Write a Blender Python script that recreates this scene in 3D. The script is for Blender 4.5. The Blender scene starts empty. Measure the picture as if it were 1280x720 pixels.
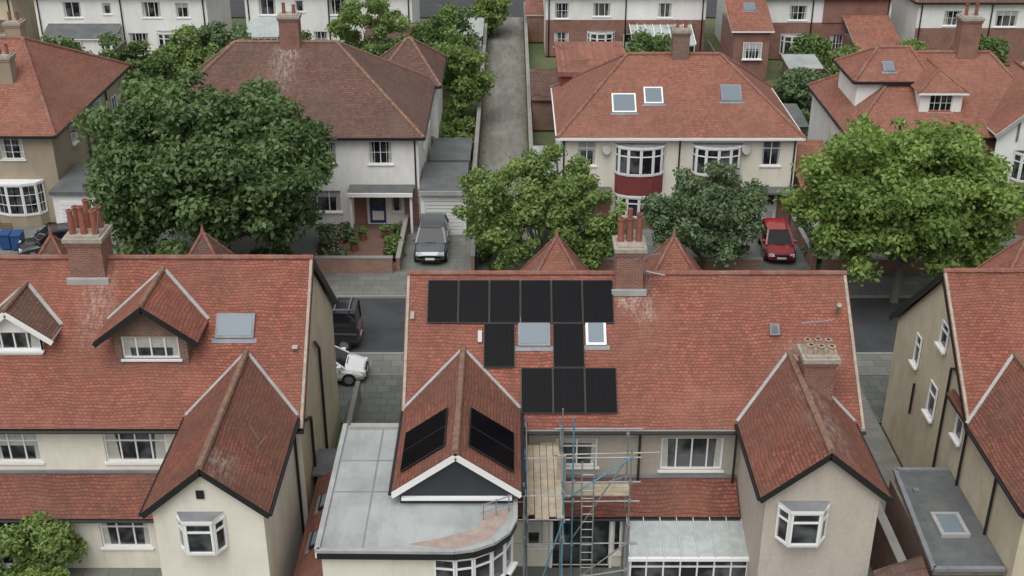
import bpy, math, random
import numpy as np
from mathutils import Vector, Matrix
random.seed(7)
SC=bpy.context.scene
COL=SC.collection
# ------------------------------------------------------------------ materials
MATS={}
def newmat(name):
    m=bpy.data.materials.new(name); m.use_nodes=True
    nt=m.node_tree; b=nt.nodes['Principled BSDF']; MATS[name]=m
    return m,nt,b
def nd(nt,t,**k):
    n=nt.nodes.new(t)
    for a,v in k.items(): setattr(n,a,v)
    return n
def pos(nt):
    return nd(nt,'ShaderNodeNewGeometry').outputs['Position']
def scalev(nt,v,s):
    n=nd(nt,'ShaderNodeVectorMath',operation='MULTIPLY'); nt.links.new(v,n.inputs[0]); n.inputs[1].default_value=s; return n.outputs[0]
def noise(nt,v,scale,detail=4,rough=.6):
    n=nd(nt,'ShaderNodeTexNoise'); nt.links.new(v,n.inputs['Vector']); n.inputs['Scale'].default_value=scale
    n.inputs['Detail'].default_value=detail; n.inputs['Roughness'].default_value=rough; return n.outputs['Fac']
def ramp(nt,f,lo,hi,a=0.,b=1.):
    n=nd(nt,'ShaderNodeMapRange'); nt.links.new(f,n.inputs[0]); n.inputs[1].default_value=lo; n.inputs[2].default_value=hi
    n.inputs[3].default_value=a; n.inputs[4].default_value=b; return n.outputs[0]
def mix(nt,f,a,b,bt='MIX'):
    n=nd(nt,'ShaderNodeMix',data_type='RGBA',blend_type=bt)
    for i,v in ((0,f),(6,a),(7,b)):
        if hasattr(v,'is_linked') or hasattr(v,'links'): nt.links.new(v,n.inputs[i])
        elif i==0: n.inputs[0].default_value=v
        else: n.inputs[i].default_value=(*v[:3],1)
    return n.outputs[2]
def bump(nt,b,h,strength=.3,dist=.02):
    n=nd(nt,'ShaderNodeBump'); n.inputs['Strength'].default_value=strength; n.inputs['Distance'].default_value=dist
    nt.links.new(h,n.inputs['Height']); nt.links.new(n.outputs[0],b.inputs['Normal'])
def mathn(nt,op,a,b=None):
    n=nd(nt,'ShaderNodeMath',operation=op)
    for i,v in ((0,a),(1,b)):
        if v is None: continue
        if isinstance(v,(int,float)): n.inputs[i].default_value=v
        else: nt.links.new(v,n.inputs[i])
    return n.outputs[0]
def wallcoord(nt):
    g=nd(nt,'ShaderNodeNewGeometry'); sp=nd(nt,'ShaderNodeSeparateXYZ'); nt.links.new(g.outputs['Position'],sp.inputs[0])
    sn=nd(nt,'ShaderNodeSeparateXYZ'); nt.links.new(g.outputs['True Normal'],sn.inputs[0])
    ax=mathn(nt,'ABSOLUTE',sn.outputs[0]); ay=mathn(nt,'ABSOLUTE',sn.outputs[1])
    f=mathn(nt,'GREATER_THAN',ax,ay)
    m=nd(nt,'ShaderNodeMix',data_type='FLOAT'); nt.links.new(f,m.inputs[0]); nt.links.new(sp.outputs[0],m.inputs[2]); nt.links.new(sp.outputs[1],m.inputs[3])
    c=nd(nt,'ShaderNodeCombineXYZ'); nt.links.new(m.outputs[0],c.inputs[0]); nt.links.new(sp.outputs[2],c.inputs[1])
    return c.outputs[0],g.outputs['Position']
def tile(name,c1,c2,dark,lich=.5,stains=(),row=.085,darkamt=.68):
    m,nt,b=newmat(name); uv,p=wallcoord(nt)
    wob=noise(nt,p,.5,2); wv=nd(nt,'ShaderNodeCombineXYZ'); nt.links.new(ramp(nt,wob,.3,.7,-.05,.05),wv.inputs[1])
    ad=nd(nt,'ShaderNodeVectorMath',operation='ADD'); nt.links.new(uv,ad.inputs[0]); nt.links.new(wv.outputs[0],ad.inputs[1]); uvw=ad.outputs[0]
    br=nd(nt,'ShaderNodeTexBrick'); nt.links.new(uvw,br.inputs['Vector'])
    br.inputs['Scale'].default_value=1; br.inputs['Brick Width'].default_value=.18; br.inputs['Row Height'].default_value=row
    br.inputs['Mortar Size'].default_value=.009; br.inputs['Mortar Smooth'].default_value=.4; br.inputs['Bias'].default_value=-.1
    br.inputs['Color1'].default_value=(*[x*1.14 for x in c1],1); br.inputs['Color2'].default_value=(*[x*.82 for x in c2],1); br.inputs['Mortar'].default_value=(*[x*.35 for x in c1],1)
    col=br.outputs['Color']
    cn=noise(nt,scalev(nt,uvw,(.3,8,1)),1.,3)
    col=mix(nt,ramp(nt,cn,.4,.68,0,.55),col,[x*.62 for x in c1])
    gy=noise(nt,p,.22,5,.6); col=mix(nt,ramp(nt,gy,.4,.64,0,.45),col,(c1[0]*.78,c1[1]*1.03,c1[2]*1.08))
    n1=noise(nt,p,.4,7,.72); col=mix(nt,ramp(nt,n1,.42,.68,0,darkamt),col,dark)
    n2=noise(nt,scalev(nt,p,(2.2,.5,.5)),2.0,6,.75); col=mix(nt,ramp(nt,n2,.47,.74,0,.65),col,dark)
    n4=noise(nt,p,.8,4,.7); col=mix(nt,ramp(nt,n4,.5,.75,0,.4),col,(c1[0]*1.3,c1[1]*1.5,c1[2]*1.45))
    n5=noise(nt,p,1.7,5,.78); col=mix(nt,ramp(nt,n5,.56,.75,0,.42),col,(.105,.095,.06))
    n3=noise(nt,p,6,4,.8); col=mix(nt,ramp(nt,n3,.6,.76,0,lich),col,(.3,.27,.21))
    for (sx,sy,rx,ry) in stains:
        v=nd(nt,'ShaderNodeVectorMath',operation='SUBTRACT'); nt.links.new(p,v.inputs[0]); v.inputs[1].default_value=(sx,sy,0)
        v2=scalev(nt,v.outputs[0],(1/rx,1/ry,0)); l=nd(nt,'ShaderNodeVectorMath',operation='LENGTH'); nt.links.new(v2,l.inputs[0])
        a=ramp(nt,l.outputs['Value'],.1,1,1,0); nn=ramp(nt,noise(nt,scalev(nt,p,(2.6,1,1)),2.4,6,.85),.45,.68)
        col=mix(nt,mathn(nt,'MULTIPLY',mathn(nt,'MULTIPLY',a,nn),.75),col,(.5,.44,.39))
    nt.links.new(col,b.inputs['Base Color']); b.inputs['Roughness'].default_value=.88; b.inputs['Specular IOR Level'].default_value=.2
    bump(nt,b,mathn(nt,'MULTIPLY',br.outputs['Fac'],-1.),.7,.03)
    return m
def plain(name,c,rough=.6,metal=0,var=.15,scale=1.5,dirt=None,bmp=0,spec=.5):
    m,nt,b=newmat(name); p=pos(nt)
    n=noise(nt,p,scale,5,.65); col=mix(nt,ramp(nt,n,.35,.7),c,[x*(1-var) for x in c])
    if dirt:
        col=mix(nt,ramp(nt,noise(nt,scalev(nt,p,(1,1,.35)),.9,6,.7),.44,.76,0,dirt[3]),col,dirt[:3])
        col=mix(nt,ramp(nt,noise(nt,scalev(nt,p,(1,1,.16)),3.4,5,.75),.55,.79,0,dirt[3]*.9),col,dirt[:3])
    nt.links.new(col,b.inputs['Base Color']); b.inputs['Roughness'].default_value=rough; b.inputs['Metallic'].default_value=metal
    b.inputs['Specular IOR Level'].default_value=spec
    if bmp: bump(nt,b,noise(nt,p,40,2),bmp,.02)
    return m
def brick(name,c1,c2,mort=(.3,.27,.23)):
    m,nt,b=newmat(name); uv,p=wallcoord(nt)
    br=nd(nt,'ShaderNodeTexBrick'); nt.links.new(uv,br.inputs['Vector']); br.inputs['Scale'].default_value=1
    br.inputs['Brick Width'].default_value=.225; br.inputs['Row Height'].default_value=.075; br.inputs['Mortar Size'].default_value=.008
    br.inputs['Color1'].default_value=(*c1,1); br.inputs['Color2'].default_value=(*c2,1); br.inputs['Mortar'].default_value=(*mort,1)
    col=mix(nt,ramp(nt,noise(nt,p,1.1,5,.7),.42,.72,0,.6),br.outputs['Color'],[x*.5 for x in c1])
    nt.links.new(col,b.inputs['Base Color']); b.inputs['Roughness'].default_value=.9; return m
def paving(name,c1,c2,w,h,mort):
    m,nt,b=newmat(name); p=pos(nt)
    br=nd(nt,'ShaderNodeTexBrick'); nt.links.new(p,br.inputs['Vector']); br.inputs['Scale'].default_value=1
    br.inputs['Brick Width'].default_value=w; br.inputs['Row Height'].default_value=h; br.inputs['Mortar Size'].default_value=.015
    br.inputs['Color1'].default_value=(*c1,1); br.inputs['Color2'].default_value=(*c2,1); br.inputs['Mortar'].default_value=(*mort,1)
    col=mix(nt,ramp(nt,noise(nt,p,.5,6,.7),.4,.75,0,.6),br.outputs['Color'],[x*.55 for x in c1])
    col=mix(nt,ramp(nt,noise(nt,p,3,5,.7),.55,.75,0,.45),col,(.06,.075,.04))
    nt.links.new(col,b.inputs['Base Color']); b.inputs['Roughness'].default_value=.9; return m
ST=[(-15.3,39.5,.9,1.6),(4.9,39.6,.7,.9),(4.3,39.9,.8,.6),(-14.0,72.0,1.3,2.2),(-13.8,73.5,1.0,1.6),(10.9,38.2,1.5,.7)]
tile('roof_tile_red',(.325,.116,.082),(.255,.09,.064),(.135,.065,.05),.38,ST)
tile('roof_tile_wing',(.26,.096,.068),(.195,.076,.055),(.09,.055,.042),.42,[(-9.2,31.6,.7,1.2),(10.6,34.,.9,2.5),(10.4,36.,.8,1)],darkamt=.8)
tile('roof_tile_brown',(.2,.104,.082),(.135,.077,.063),(.08,.06,.05),.45,ST,darkamt=.6)
tile('roof_tile_orange',(.345,.142,.1),(.28,.112,.08),(.155,.08,.06),.33)
tile('roof_tile_old',(.17,.09,.07),(.12,.07,.055),(.07,.05,.045),.4)
plain('ridge_tile',(.28,.11,.08),.85,var=.45,scale=4,dirt=(.27,.24,.19,.5))
plain('ridge_tile_pale',(.29,.165,.115),.85,var=.5,scale=5,dirt=(.11,.09,.07,.6))
plain('render_white',(.82,.815,.79),.85,var=.06,dirt=(.46,.44,.38,.36))
plain('render_cream',(.77,.73,.63),.85,var=.08,dirt=(.42,.37,.29,.4))
plain('render_yellow',(.62,.55,.41),.85,var=.12,dirt=(.3,.25,.17,.5))
plain('render_beige',(.53,.465,.405),.9,var=.12,scale=9,dirt=(.3,.25,.2,.45),bmp=.4)
plain('pebbledash',(.46,.42,.36),.95,var=.25,scale=25,dirt=(.25,.22,.18,.55),bmp=.6)
plain('pebbledash_tan',(.38,.32,.235),.95,var=.2,scale=20,dirt=(.22,.17,.12,.55),bmp=.6)
brick('brick_red',(.28,.105,.075),(.2,.083,.062)); brick('brick_brown',(.22,.115,.082),(.15,.08,.06)); brick('brick_garden',(.33,.18,.135),(.25,.13,.1))
plain('upvc_white',(.8,.8,.79),.35,var=.03); plain('fascia_black',(.014,.014,.016),.45,var=.1); plain('cladding_dark',(.03,.034,.042),.6,var=.2)
plain('lead_grey',(.2,.21,.23),.6,var=.25,dirt=(.4,.4,.4,.4)); plain('lead_pale',(.4,.4,.4),.6,var=.25,dirt=(.2,.19,.18,.5))
plain('felt_dark',(.11,.12,.125),.85,var=.3,scale=.8,dirt=(.2,.2,.17,.5))
def feltm():
    m,nt,b=newmat('felt_roof'); p=pos(nt)
    col=mix(nt,ramp(nt,noise(nt,p,.45,6,.6),.38,.66),(.39,.41,.4),(.27,.29,.285))
    col=mix(nt,ramp(nt,noise(nt,scalev(nt,p,(1,.3,1)),1.3,5,.7),.5,.75,0,.6),col,(.21,.225,.22))
    col=mix(nt,ramp(nt,noise(nt,p,5,4,.75),.6,.78,0,.5),col,(.5,.5,.46))
    nt.links.new(col,b.inputs['Base Color']); b.inputs['Specular IOR Level'].default_value=.3
    nt.links.new(ramp(nt,noise(nt,p,.6,4),.4,.62,.35,.9),b.inputs['Roughness'])
feltm()
plain('fibre_patch',(.4,.31,.27),.8,var=.3,scale=3); plain('trim_grey',(.5,.5,.48),.6,var=.15)
plain('concrete',(.25,.245,.22),.9,var=.3,dirt=(.12,.13,.09,.5)); plain('asphalt',(.05,.053,.057),.9,var=.3,scale=.6,dirt=(.085,.085,.085,.5),bmp=.3)
plain('kerb_stone',(.28,.27,.25),.9,var=.2); plain('paint_marking',(.7,.7,.68),.8,var=.2)
plain('chimney_pot',(.33,.115,.078),.8,var=.35,scale=6,dirt=(.09,.05,.04,.6)); plain('pot_buff',(.46,.34,.24),.8,var=.3,dirt=(.15,.12,.09,.5)); plain('mortar_cap',(.4,.36,.3),.9,var=.4,scale=5)
plain('galvanised',(.42,.44,.46),.4,.7,var=.3); plain('scaffold_blue',(.12,.3,.42),.5,.2,var=.3); plain('scaffold_board',(.48,.41,.3),.85,var=.35,scale=3,dirt=(.2,.17,.13,.5))
plain('timber_fence',(.2,.13,.08),.9,var=.4); plain('timber_grey',(.2,.19,.17),.9,var=.4,scale=3)
plain('tyre',(.015,.015,.016),.85); plain('alloy',(.4,.4,.42),.3,.8); plain('lamp_clear',(.7,.72,.75),.15); plain('lamp_red',(.4,.02,.015),.2); plain('plate',(.75,.75,.7),.5)
plain('paint_blue_door',(.03,.06,.16),.4); plain('tile_hung_red',(.22,.045,.045),.8,var=.3,scale=8); plain('bin_blue',(.02,.07,.2),.5); plain('bin_dark',(.02,.025,.022),.6)
plain('curtain',(.5,.49,.46),.25,var=.25,scale=4); plain('polycarbonate',(.44,.48,.475),.3,var=.25,scale=3,dirt=(.25,.28,.25,.5)); plain('dark_gap',(.03,.03,.03),.9)
plain('soil',(.09,.065,.045),.95,var=.4); plain('bark',(.1,.08,.06),.95,var=.4,scale=5)
plain('trunk_pale',(.2,.18,.15),.9); plain('petals',(.6,.25,.35),.8,var=.3)
paving('paving_slab',(.2,.205,.185),(.15,.155,.14),.9,.6,(.085,.085,.065)); paving('paving_dark',(.14,.15,.135),(.1,.11,.1),.6,.6,(.055,.06,.045)); paving('paving_brick',(.25,.13,.1),(.19,.105,.085),.3,.12,(.1,.07,.06))
def glassm():
    m,nt,b=newmat('window_glass'); p=pos(nt); n=noise(nt,p,.9,2); col=mix(nt,ramp(nt,n,.45,.6),(.012,.015,.018),(.1,.105,.11))
    nt.links.new(col,b.inputs['Base Color']); b.inputs['Roughness'].default_value=.06; b.inputs['Specular IOR Level'].default_value=.6
glassm()
def simple(name,c,rough=.3,metal=0,coat=0,spec=.5):
    m,nt,b=newmat(name); b.inputs['Base Color'].default_value=(*c,1); b.inputs['Roughness'].default_value=rough; b.inputs['Metallic'].default_value=metal; b.inputs['Coat Weight'].default_value=coat; b.inputs['Specular IOR Level'].default_value=spec
simple('skylight_glass',(.17,.205,.235),.2,0,0,.2); simple('solar_cell',(.003,.003,.0045),.25,spec=.05); simple('solar_frame',(.03,.03,.032),.4,spec=.3); simple('solar_line',(.01,.01,.012),.4,spec=.08)
simple('car_glass',(.01,.012,.014),.05); simple('paint_black',(.012,.012,.014),.25,0,1); simple('paint_red',(.33,.015,.02),.3,0,1); simple('paint_white',(.75,.75,.75),.3,0,1); simple('paint_grey',(.13,.145,.16),.3,.3,1)
def grassm():
    m,nt,b=newmat('grass'); p=pos(nt)
    col=mix(nt,ramp(nt,noise(nt,p,.12,4),.4,.65),(.085,.13,.04),(.14,.14,.08)); col=mix(nt,ramp(nt,noise(nt,p,2.5,5,.7),.4,.7,0,.7),col,(.045,.075,.025))
    nt.links.new(col,b.inputs['Base Color']); b.inputs['Roughness'].default_value=.95
grassm()
def alleym():
    m,nt,b=newmat('alley_concrete'); p=pos(nt)
    col=mix(nt,ramp(nt,noise(nt,scalev(nt,p,(1,.25,1)),.9,6,.7),.35,.7),(.25,.24,.215),(.14,.137,.12))
    col=mix(nt,ramp(nt,noise(nt,scalev(nt,p,(2.2,.5,1)),1.3,5,.75),.48,.7,0,.75),col,(.09,.1,.06))
    col=mix(nt,ramp(nt,noise(nt,p,4,4,.7),.62,.75,0,.5),col,(.38,.37,.33))
    sp=nd(nt,'ShaderNodeSeparateXYZ'); nt.links.new(p,sp.inputs[0])
    e=ramp(nt,mathn(nt,'ABSOLUTE',mathn(nt,'ADD',sp.outputs[0],.55)),1.15,1.7); e2=mathn(nt,'MULTIPLY',e,ramp(nt,noise(nt,p,1.6,5,.8),.35,.6)); col=mix(nt,e2,col,(.06,.09,.03))
    nt.links.new(col,b.inputs['Base Color']); b.inputs['Roughness'].default_value=.95
alleym()
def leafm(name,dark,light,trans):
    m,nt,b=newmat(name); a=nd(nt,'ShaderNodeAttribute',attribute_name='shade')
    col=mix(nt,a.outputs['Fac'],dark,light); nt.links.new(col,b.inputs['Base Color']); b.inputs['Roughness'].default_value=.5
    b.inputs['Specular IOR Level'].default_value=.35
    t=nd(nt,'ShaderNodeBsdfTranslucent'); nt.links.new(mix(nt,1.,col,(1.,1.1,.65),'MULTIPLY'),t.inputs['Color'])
    ms=nd(nt,'ShaderNodeMixShader'); ms.inputs[0].default_value=trans; nt.links.new(b.outputs[0],ms.inputs[1]); nt.links.new(t.outputs[0],ms.inputs[2])
    nt.links.new(ms.outputs[0],nt.nodes['Material Output'].inputs[0])
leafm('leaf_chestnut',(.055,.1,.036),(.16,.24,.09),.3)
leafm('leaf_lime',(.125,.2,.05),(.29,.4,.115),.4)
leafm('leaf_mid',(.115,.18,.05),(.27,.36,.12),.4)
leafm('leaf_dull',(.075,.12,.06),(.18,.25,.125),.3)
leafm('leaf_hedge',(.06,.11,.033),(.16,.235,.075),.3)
# ------------------------------------------------------------------ mesh builder
def empty(name,loc=(0,0,0)):
    e=bpy.data.objects.new(name,None); COL.objects.link(e); e.location=loc; e.empty_display_size=.5; return e
class MB:
    def __init__(s): s.v=[];s.f=[];s.mi=[];s.mats=[];s.M=Matrix()
    def mid(s,m):
        if m not in s.mats: s.mats.append(m)
        return s.mats.index(m)
    def face(s,pts,m):
        n=len(s.v); s.v+= [tuple(s.M@Vector(p)) for p in pts]; s.f.append(tuple(range(n,n+len(pts)))); s.mi.append(s.mid(m))
    def box(s,x0,x1,y0,y1,z0,z1,m):
        P=[(x,y,z) for z in (z0,z1) for y in (y0,y1) for x in (x0,x1)]
        for q in ((0,2,3,1),(4,5,7,6),(0,1,5,4),(2,6,7,3),(0,4,6,2),(1,3,7,5)): s.face([P[i] for i in q],m)
    def slab(s,pts,th,m,side=None,vec=(0,0,-1)):
        side=side or m; lo=[Vector(p)+Vector(vec)*th for p in pts]; s.face(pts,m); s.face([tuple(p) for p in reversed(lo)],side)
        for i in range(len(pts)):
            j=(i+1)%len(pts); s.face([pts[j],pts[i],tuple(lo[i]),tuple(lo[j])],side)
    def beam(s,p0,p1,w,h,m):
        a=Vector(p0);b=Vector(p1);d=(b-a).normalized(); up=Vector((0,0,1)) if abs(d.z)<.95 else Vector((0,1,0))
        sd=d.cross(up).normalized(); u=sd.cross(d).normalized(); c=[]
        for q in (a,b):
            for sx,sy in ((-1,-1),(1,-1),(1,1),(-1,1)): c.append(tuple(q+sd*sx*w/2+u*sy*h/2))
        for q in ((3,2,1,0),(4,5,6,7),(0,1,5,4),(1,2,6,5),(2,3,7,6),(3,0,4,7)): s.face([c[i] for i in q],m)
    def cyl(s,p0,p1,r,m,n=8,r2=None,cap=True):
        a=Vector(p0);b=Vector(p1);d=(b-a).normalized(); up=Vector((0,0,1)) if abs(d.z)<.95 else Vector((0,1,0))
        sd=d.cross(up).normalized(); u=sd.cross(d).normalized(); r2=r if r2 is None else r2
        A=[tuple(a+(sd*math.cos(k*2*math.pi/n)+u*math.sin(k*2*math.pi/n))*r) for k in range(n)]
        B=[tuple(b+(sd*math.cos(k*2*math.pi/n)+u*math.sin(k*2*math.pi/n))*r2) for k in range(n)]
        for k in range(n):
            j=(k+1)%n; s.face([A[k],A[j],B[j],B[k]],m)
        if cap: s.face(B,m); s.face(A[::-1],m)
    def build(s,name,parent=None,smooth=False):
        me=bpy.data.meshes.new(name); me.from_pydata(s.v,[],s.f)
        for m in s.mats: me.materials.append(MATS[m])
        me.polygons.foreach_set('material_index',s.mi)
        if smooth: me.polygons.foreach_set('use_smooth',[True]*len(s.f))
        me.update(); o=bpy.data.objects.new(name,me); COL.objects.link(o)
        if parent: o.parent=parent
        return o
class Obj:
    def __init__(s,name): s.name=name; s.p={}; s.M=Matrix()
    def __getitem__(s,k):
        if k not in s.p: s.p[k]=MB()
        s.p[k].M=s.M; return s.p[k]
    def done(s):
        e=empty(s.name)
        for k,m in s.p.items(): m.build(k,e)
        return e
def T(x,y,z=0,rot=0): return Matrix.Translation((x,y,z))@Matrix.Rotation(rot,4,'Z')
def frameM(o,ex,es):
    ex=Vector(ex).normalized(); es=Vector(es).normalized(); en=ex.cross(es).normalized()
    return Matrix(((ex.x,es.x,en.x,o[0]),(ex.y,es.y,en.y,o[1]),(ex.z,es.z,en.z,o[2]),(0,0,0,1)))
def ridge(H,p0,p1,m='ridge_tile',r=.11):
    a=Vector(p0);b=Vector(p1);L=(b-a).length;n=max(2,int(L/.42)); mb=H['ridge_tiles']
    for i in range(n):
        q0=a.lerp(b,i/n);q1=a.lerp(b,(i+1)/n); mb.cyl(q0,q1,r*random.uniform(.92,1.12),m,7,r*random.uniform(.85,.98))
def win(H,a,b,c,d,y,cols=2,top=0.,curt=True,sill=True,fr='upvc_white',fw=.06,bars=0):
    w=H['windows']; w.box(a,b,y,y+.03,c,d,'window_glass') 
    for x0,x1 in ((a,a+fw),(b-fw,b)): w.box(x0,x1,y-.06,y-.002,c,d,fr)
    for z0,z1 in ((c,c+fw),(d-fw,d)): w.box(a+fw,b-fw,y-.06,y-.002,z0,z1,fr)
    for i in range(1,cols):
        x=a+(b-a)*i/cols; w.box(x-fw*.45,x+fw*.45,y-.055,y-.002,c+fw,d-fw,fr)
    cw=(b-a)/cols
    if top:
        zt=d-(d-c)*top
        for i in range(cols): w.box(a+cw*i+fw*.5,a+cw*(i+1)-fw*.5,y-.052,y-.002,zt-fw*.4,zt+fw*.4,fr)
    for k in range(bars):
        for i in range(cols):
            x=a+cw*(i+.5); w.box(x-.012,x+.012,y-.04,y-.002,c+fw,d-fw,fr)
        z=c+(d-c)*(k+1)/(bars+1)
        for i in range(cols):w.box(a+cw*i+fw*.5,a+cw*(i+1)-fw*.5,y-.042,y-.002,z-.012,z+.012,fr)
    if curt:
        k=random.uniform(.1,.2)*(b-a)
        w.face([(a+fw,y-.004,c+fw),(a+fw+k,y-.004,c+fw),(a+fw+k*.8,y-.004,d-fw),(a+fw,y-.004,d-fw)],'curtain')
        w.face([(b-fw-k,y-.004,c+fw),(b-fw,y-.004,c+fw),(b-fw,y-.004,d-fw),(b-fw-k*.8,y-.004,d-fw)],'curtain')
        if random.random()<.35: zz=d-fw-(d-c)*random.uniform(.15,.5); w.face([(a+fw,y-.006,zz),(b-fw,y-.006,zz),(b-fw,y-.006,d-fw),(a+fw,y-.006,d-fw)],'curtain')
    if sill: H['sills'].box(a-.08,b+.08,y-.2,y-.062,c-.08,c-.003,fr)
def wall(H,x0,x1,z0,z1,y,ops,m,depth=.13,part='walls'):
    w=H[part]; xs=sorted({x0,x1,*[o[0] for o in ops],*[o[1] for o in ops]}); zs=sorted({z0,z1,*[o[2] for o in ops],*[o[3] for o in ops]})
    for i in range(len(xs)-1):
        for j in range(len(zs)-1):
            cx=(xs[i]+xs[i+1])/2; cz=(zs[j]+zs[j+1])/2
            if any(o[0]<cx<o[1] and o[2]<cz<o[3] for o in ops): continue
            w.face([(xs[i],y,zs[j]),(xs[i+1],y,zs[j]),(xs[i+1],y,zs[j+1]),(xs[i],y,zs[j+1])],m)
    for o in ops:
        a,b,c,d=o[:4]; Y=y+depth
        w.face([(a,y,c),(a,y,d),(a,Y,d),(a,Y,c)],m); w.face([(b,y,c),(b,Y,c),(b,Y,d),(b,y,d)],m)
        w.face([(a,y,d),(b,y,d),(b,Y,d),(a,Y,d)],m); w.face([(a,y,c),(a,Y,c),(b,Y,c),(b,y,c)],m)
        k=dict(o[4]) if len(o)>4 else {}
        door=k.pop('door',None)
        if door:
            H['door'].box(a,b,Y-.05,Y,c,d,door); H['door'].box(a+.15,b-.15,Y-.06,Y-.051,c+(d-c)*.6,d-.15,'window_glass')
            H['door'].box(a+.15,b-.15,Y-.065,Y-.051,c+.2,c+.8,'upvc_white' if door!='upvc_white' else 'trim_grey')
        else: win(H,a,b,c,d,Y-.002,**k)
def bow(H,xc,y,w,proj,z0,z1,n=5,cols=1,top=.28,zbase=None,bm='render_white',cap='lead_grey',capd=.1,flat=False,bars=0):
    M0=H.M.copy(); pts=[]
    if flat: P=[(-w/2,0),(-w/2+proj*.7,-proj),(w/2-proj*.7,-proj),(w/2,0)]
    else: P=[(-w/2*math.cos(math.pi*i/n),-proj*math.sin(math.pi*i/n)) for i in range(n+1)]
    for i in range(len(P)-1):
        p,q=P[i],P[i+1]; L=math.hypot(q[0]-p[0],q[1]-p[1]); ang=math.atan2(q[1]-p[1],q[0]-p[0])
        H.M=M0@T(xc+p[0],y+p[1],0,ang)
        win(H,0,L,z0,z1,0,cols=max(1,round(L/.65)) if flat else cols,top=top,curt=False,sill=False,fw=.075,bars=bars)
        if zbase is not None: H['walls'].face([(0,0.0,zbase),(L,0,zbase),(L,0,z0),(0,0,z0)],bm)
        H.M=M0
    s=1.07
    top_=[(xc+a*s,y+b*(1+capd/proj) if b else y+.05,z1+.13) for a,b in P]
    H['bay_roof'].slab(top_,.13,cap,'upvc_white'); lo=[(xc+a*1.03,y+b*1.06 if b else y+.03,z0) for a,b in P]; H['sills'].slab(lo,.07,'upvc_white')
def chimney(H,x0,x1,y0,y1,z0,z1,npx=3,npy=1,m='brick_red',pot='chimney_pot',ph=.65,cap='mortar_cap',pr=.12,band=True):
    c=H['chimney']; c.box(x0,x1,y0,y1,z0,z1-.3,m); c.box(x0-.05,x1+.05,y0-.05,y1+.05,z1-.3,z1-.16,m); c.box(x0-.1,x1+.1,y0-.1,y1+.1,z1-.16,z1,cap if band else m)
    c.box(x0+.02,x1-.02,y0+.02,y1-.02,z1,z1+.07,cap)
    for i in range(npx):
        for j in range(npy):
            px=x0+(x1-x0)*(i+.5)/npx; py=y0+(y1-y0)*(j+.5)/npy; h=ph*random.uniform(.75,1.1)
            c.cyl((px,py,z1+.07),(px,py,z1+.07+h),pr,pot,10,pr*.8); c.cyl((px,py,z1+.07+h),(px,py,z1+.12+h),pr*1.05,pot,10); c.cyl((px,py,z1+.12+h),(px,py,z1+.125+h),pr*.6,'dark_gap',8)
def aerial(H,x,y,z,h=1.2,rot=.4):
    a=H['aerial']; a.cyl((x,y,z),(x,y,z+h),.018,'galvanised',5)
    M0=H.M; H.M=M0@T(x,y,z+h,rot); a=H['aerial']; a.cyl((-.6,0,0),(.6,0,0),.012,'galvanised',4)
    for i in range(9): a.cyl((-.55+i*.13,-.18,0),(-.55+i*.13,.18,0),.007,'galvanised',4)
    H.M=M0
def skylight(H,M,x0,x1,s0,s1,fr='lead_grey'):
    M0=H.M; H.M=M; k=H['roof_windows']; k.box(x0,x1,s0,s1,-.02,.09,fr); k.box(x0+.09,x1-.09,s0+.09,s1-.09,.09,.1,'skylight_glass')
    k.box(x0-.12,x1+.12,s0-.18,s0,0,.025,'lead_grey'); H.M=M0
def gableroof(H,x0,x1,yn,yr,yf,ze,zr,zef,m,th=.13,verge='fascia_black',rm='ridge_tile'):
    r=H['roof']; r.slab([(x0,yn,ze),(x1,yn,ze),(x1,yr,zr),(x0,yr,zr)],th,m,verge); r.slab([(x0,yr,zr),(x1,yr,zr),(x1,yf,zef),(x0,yf,zef)],th,m,verge)
    ridge(H,(x0,yr,zr+.02),(x1,yr,zr+.02),rm)
    for x in (x0+.03,x1-.03):
        for (ya,za) in ((yn,ze),(yf,zef)): H['bargeboards'].beam((x,ya,za-.2),(x,yr,zr-.2),.05,.2,verge)
    for x in (x0+.08,x1-.08): H['verge_mortar'].beam((x,yn,ze+.015),(x,yr,zr+.015),.1,.05,'mortar_cap')
    H['gutters'].cyl((x0,yn-.06,ze-.1),(x1,yn-.06,ze-.1),.065,'fascia_black',6); H['gutters'].cyl((x0,yf+.06,zef-.1),(x1,yf+.06,zef-.1),.065,'fascia_black',6)
def hiproof(H,x0,x1,y0,y1,ze,zr,rx0,rx1,m,yr=None,rm='ridge_tile_pale',th=.14,gut='fascia_black'):
    yr=(y0+y1)/2 if yr is None else yr; A,B,C,D=(x0,y0,ze),(x1,y0,ze),(x1,y1,ze),(x0,y1,ze); R0,R1=(rx0,yr,zr),(rx1,yr,zr)
    r=H['roof']
    for q in ([A,B,R1,R0],[B,C,R1],[C,D,R0,R1],[D,A,R0]): r.face(q,m)
    r.face([(x0,y0,ze),(x0,y1,ze),(x1,y1,ze),(x1,y0,ze)],'upvc_white')
    for p,q in ((A,R0),(B,R1),(C,R1),(D,R0),(R0,R1)): 
        if p!=q: ridge(H,p,q,rm,.12)
    for p,q in ((A,B),(B,C),(C,D),(D,A)): H['gutters'].beam((p[0],p[1],ze-.09),(q[0],q[1],ze-.09),.14,.14,gut)
def pyramid(H,x,y,z,hw,zb,m,rm='ridge_tile'):
    c=[(x-hw,y-hw,zb),(x+hw,y-hw,zb),(x+hw,y+hw,zb),(x-hw,y+hw,zb)]; ap=(x,y,z)
    for i in range(4): H['bay_roof'].face([c[i],c[(i+1)%4],ap],m); ridge(H,c[i],ap,rm,.07)
    H['bay_roof'].cyl((x,y,z-.05),(x,y,z+.3),.1,rm,8,.03)
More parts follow.
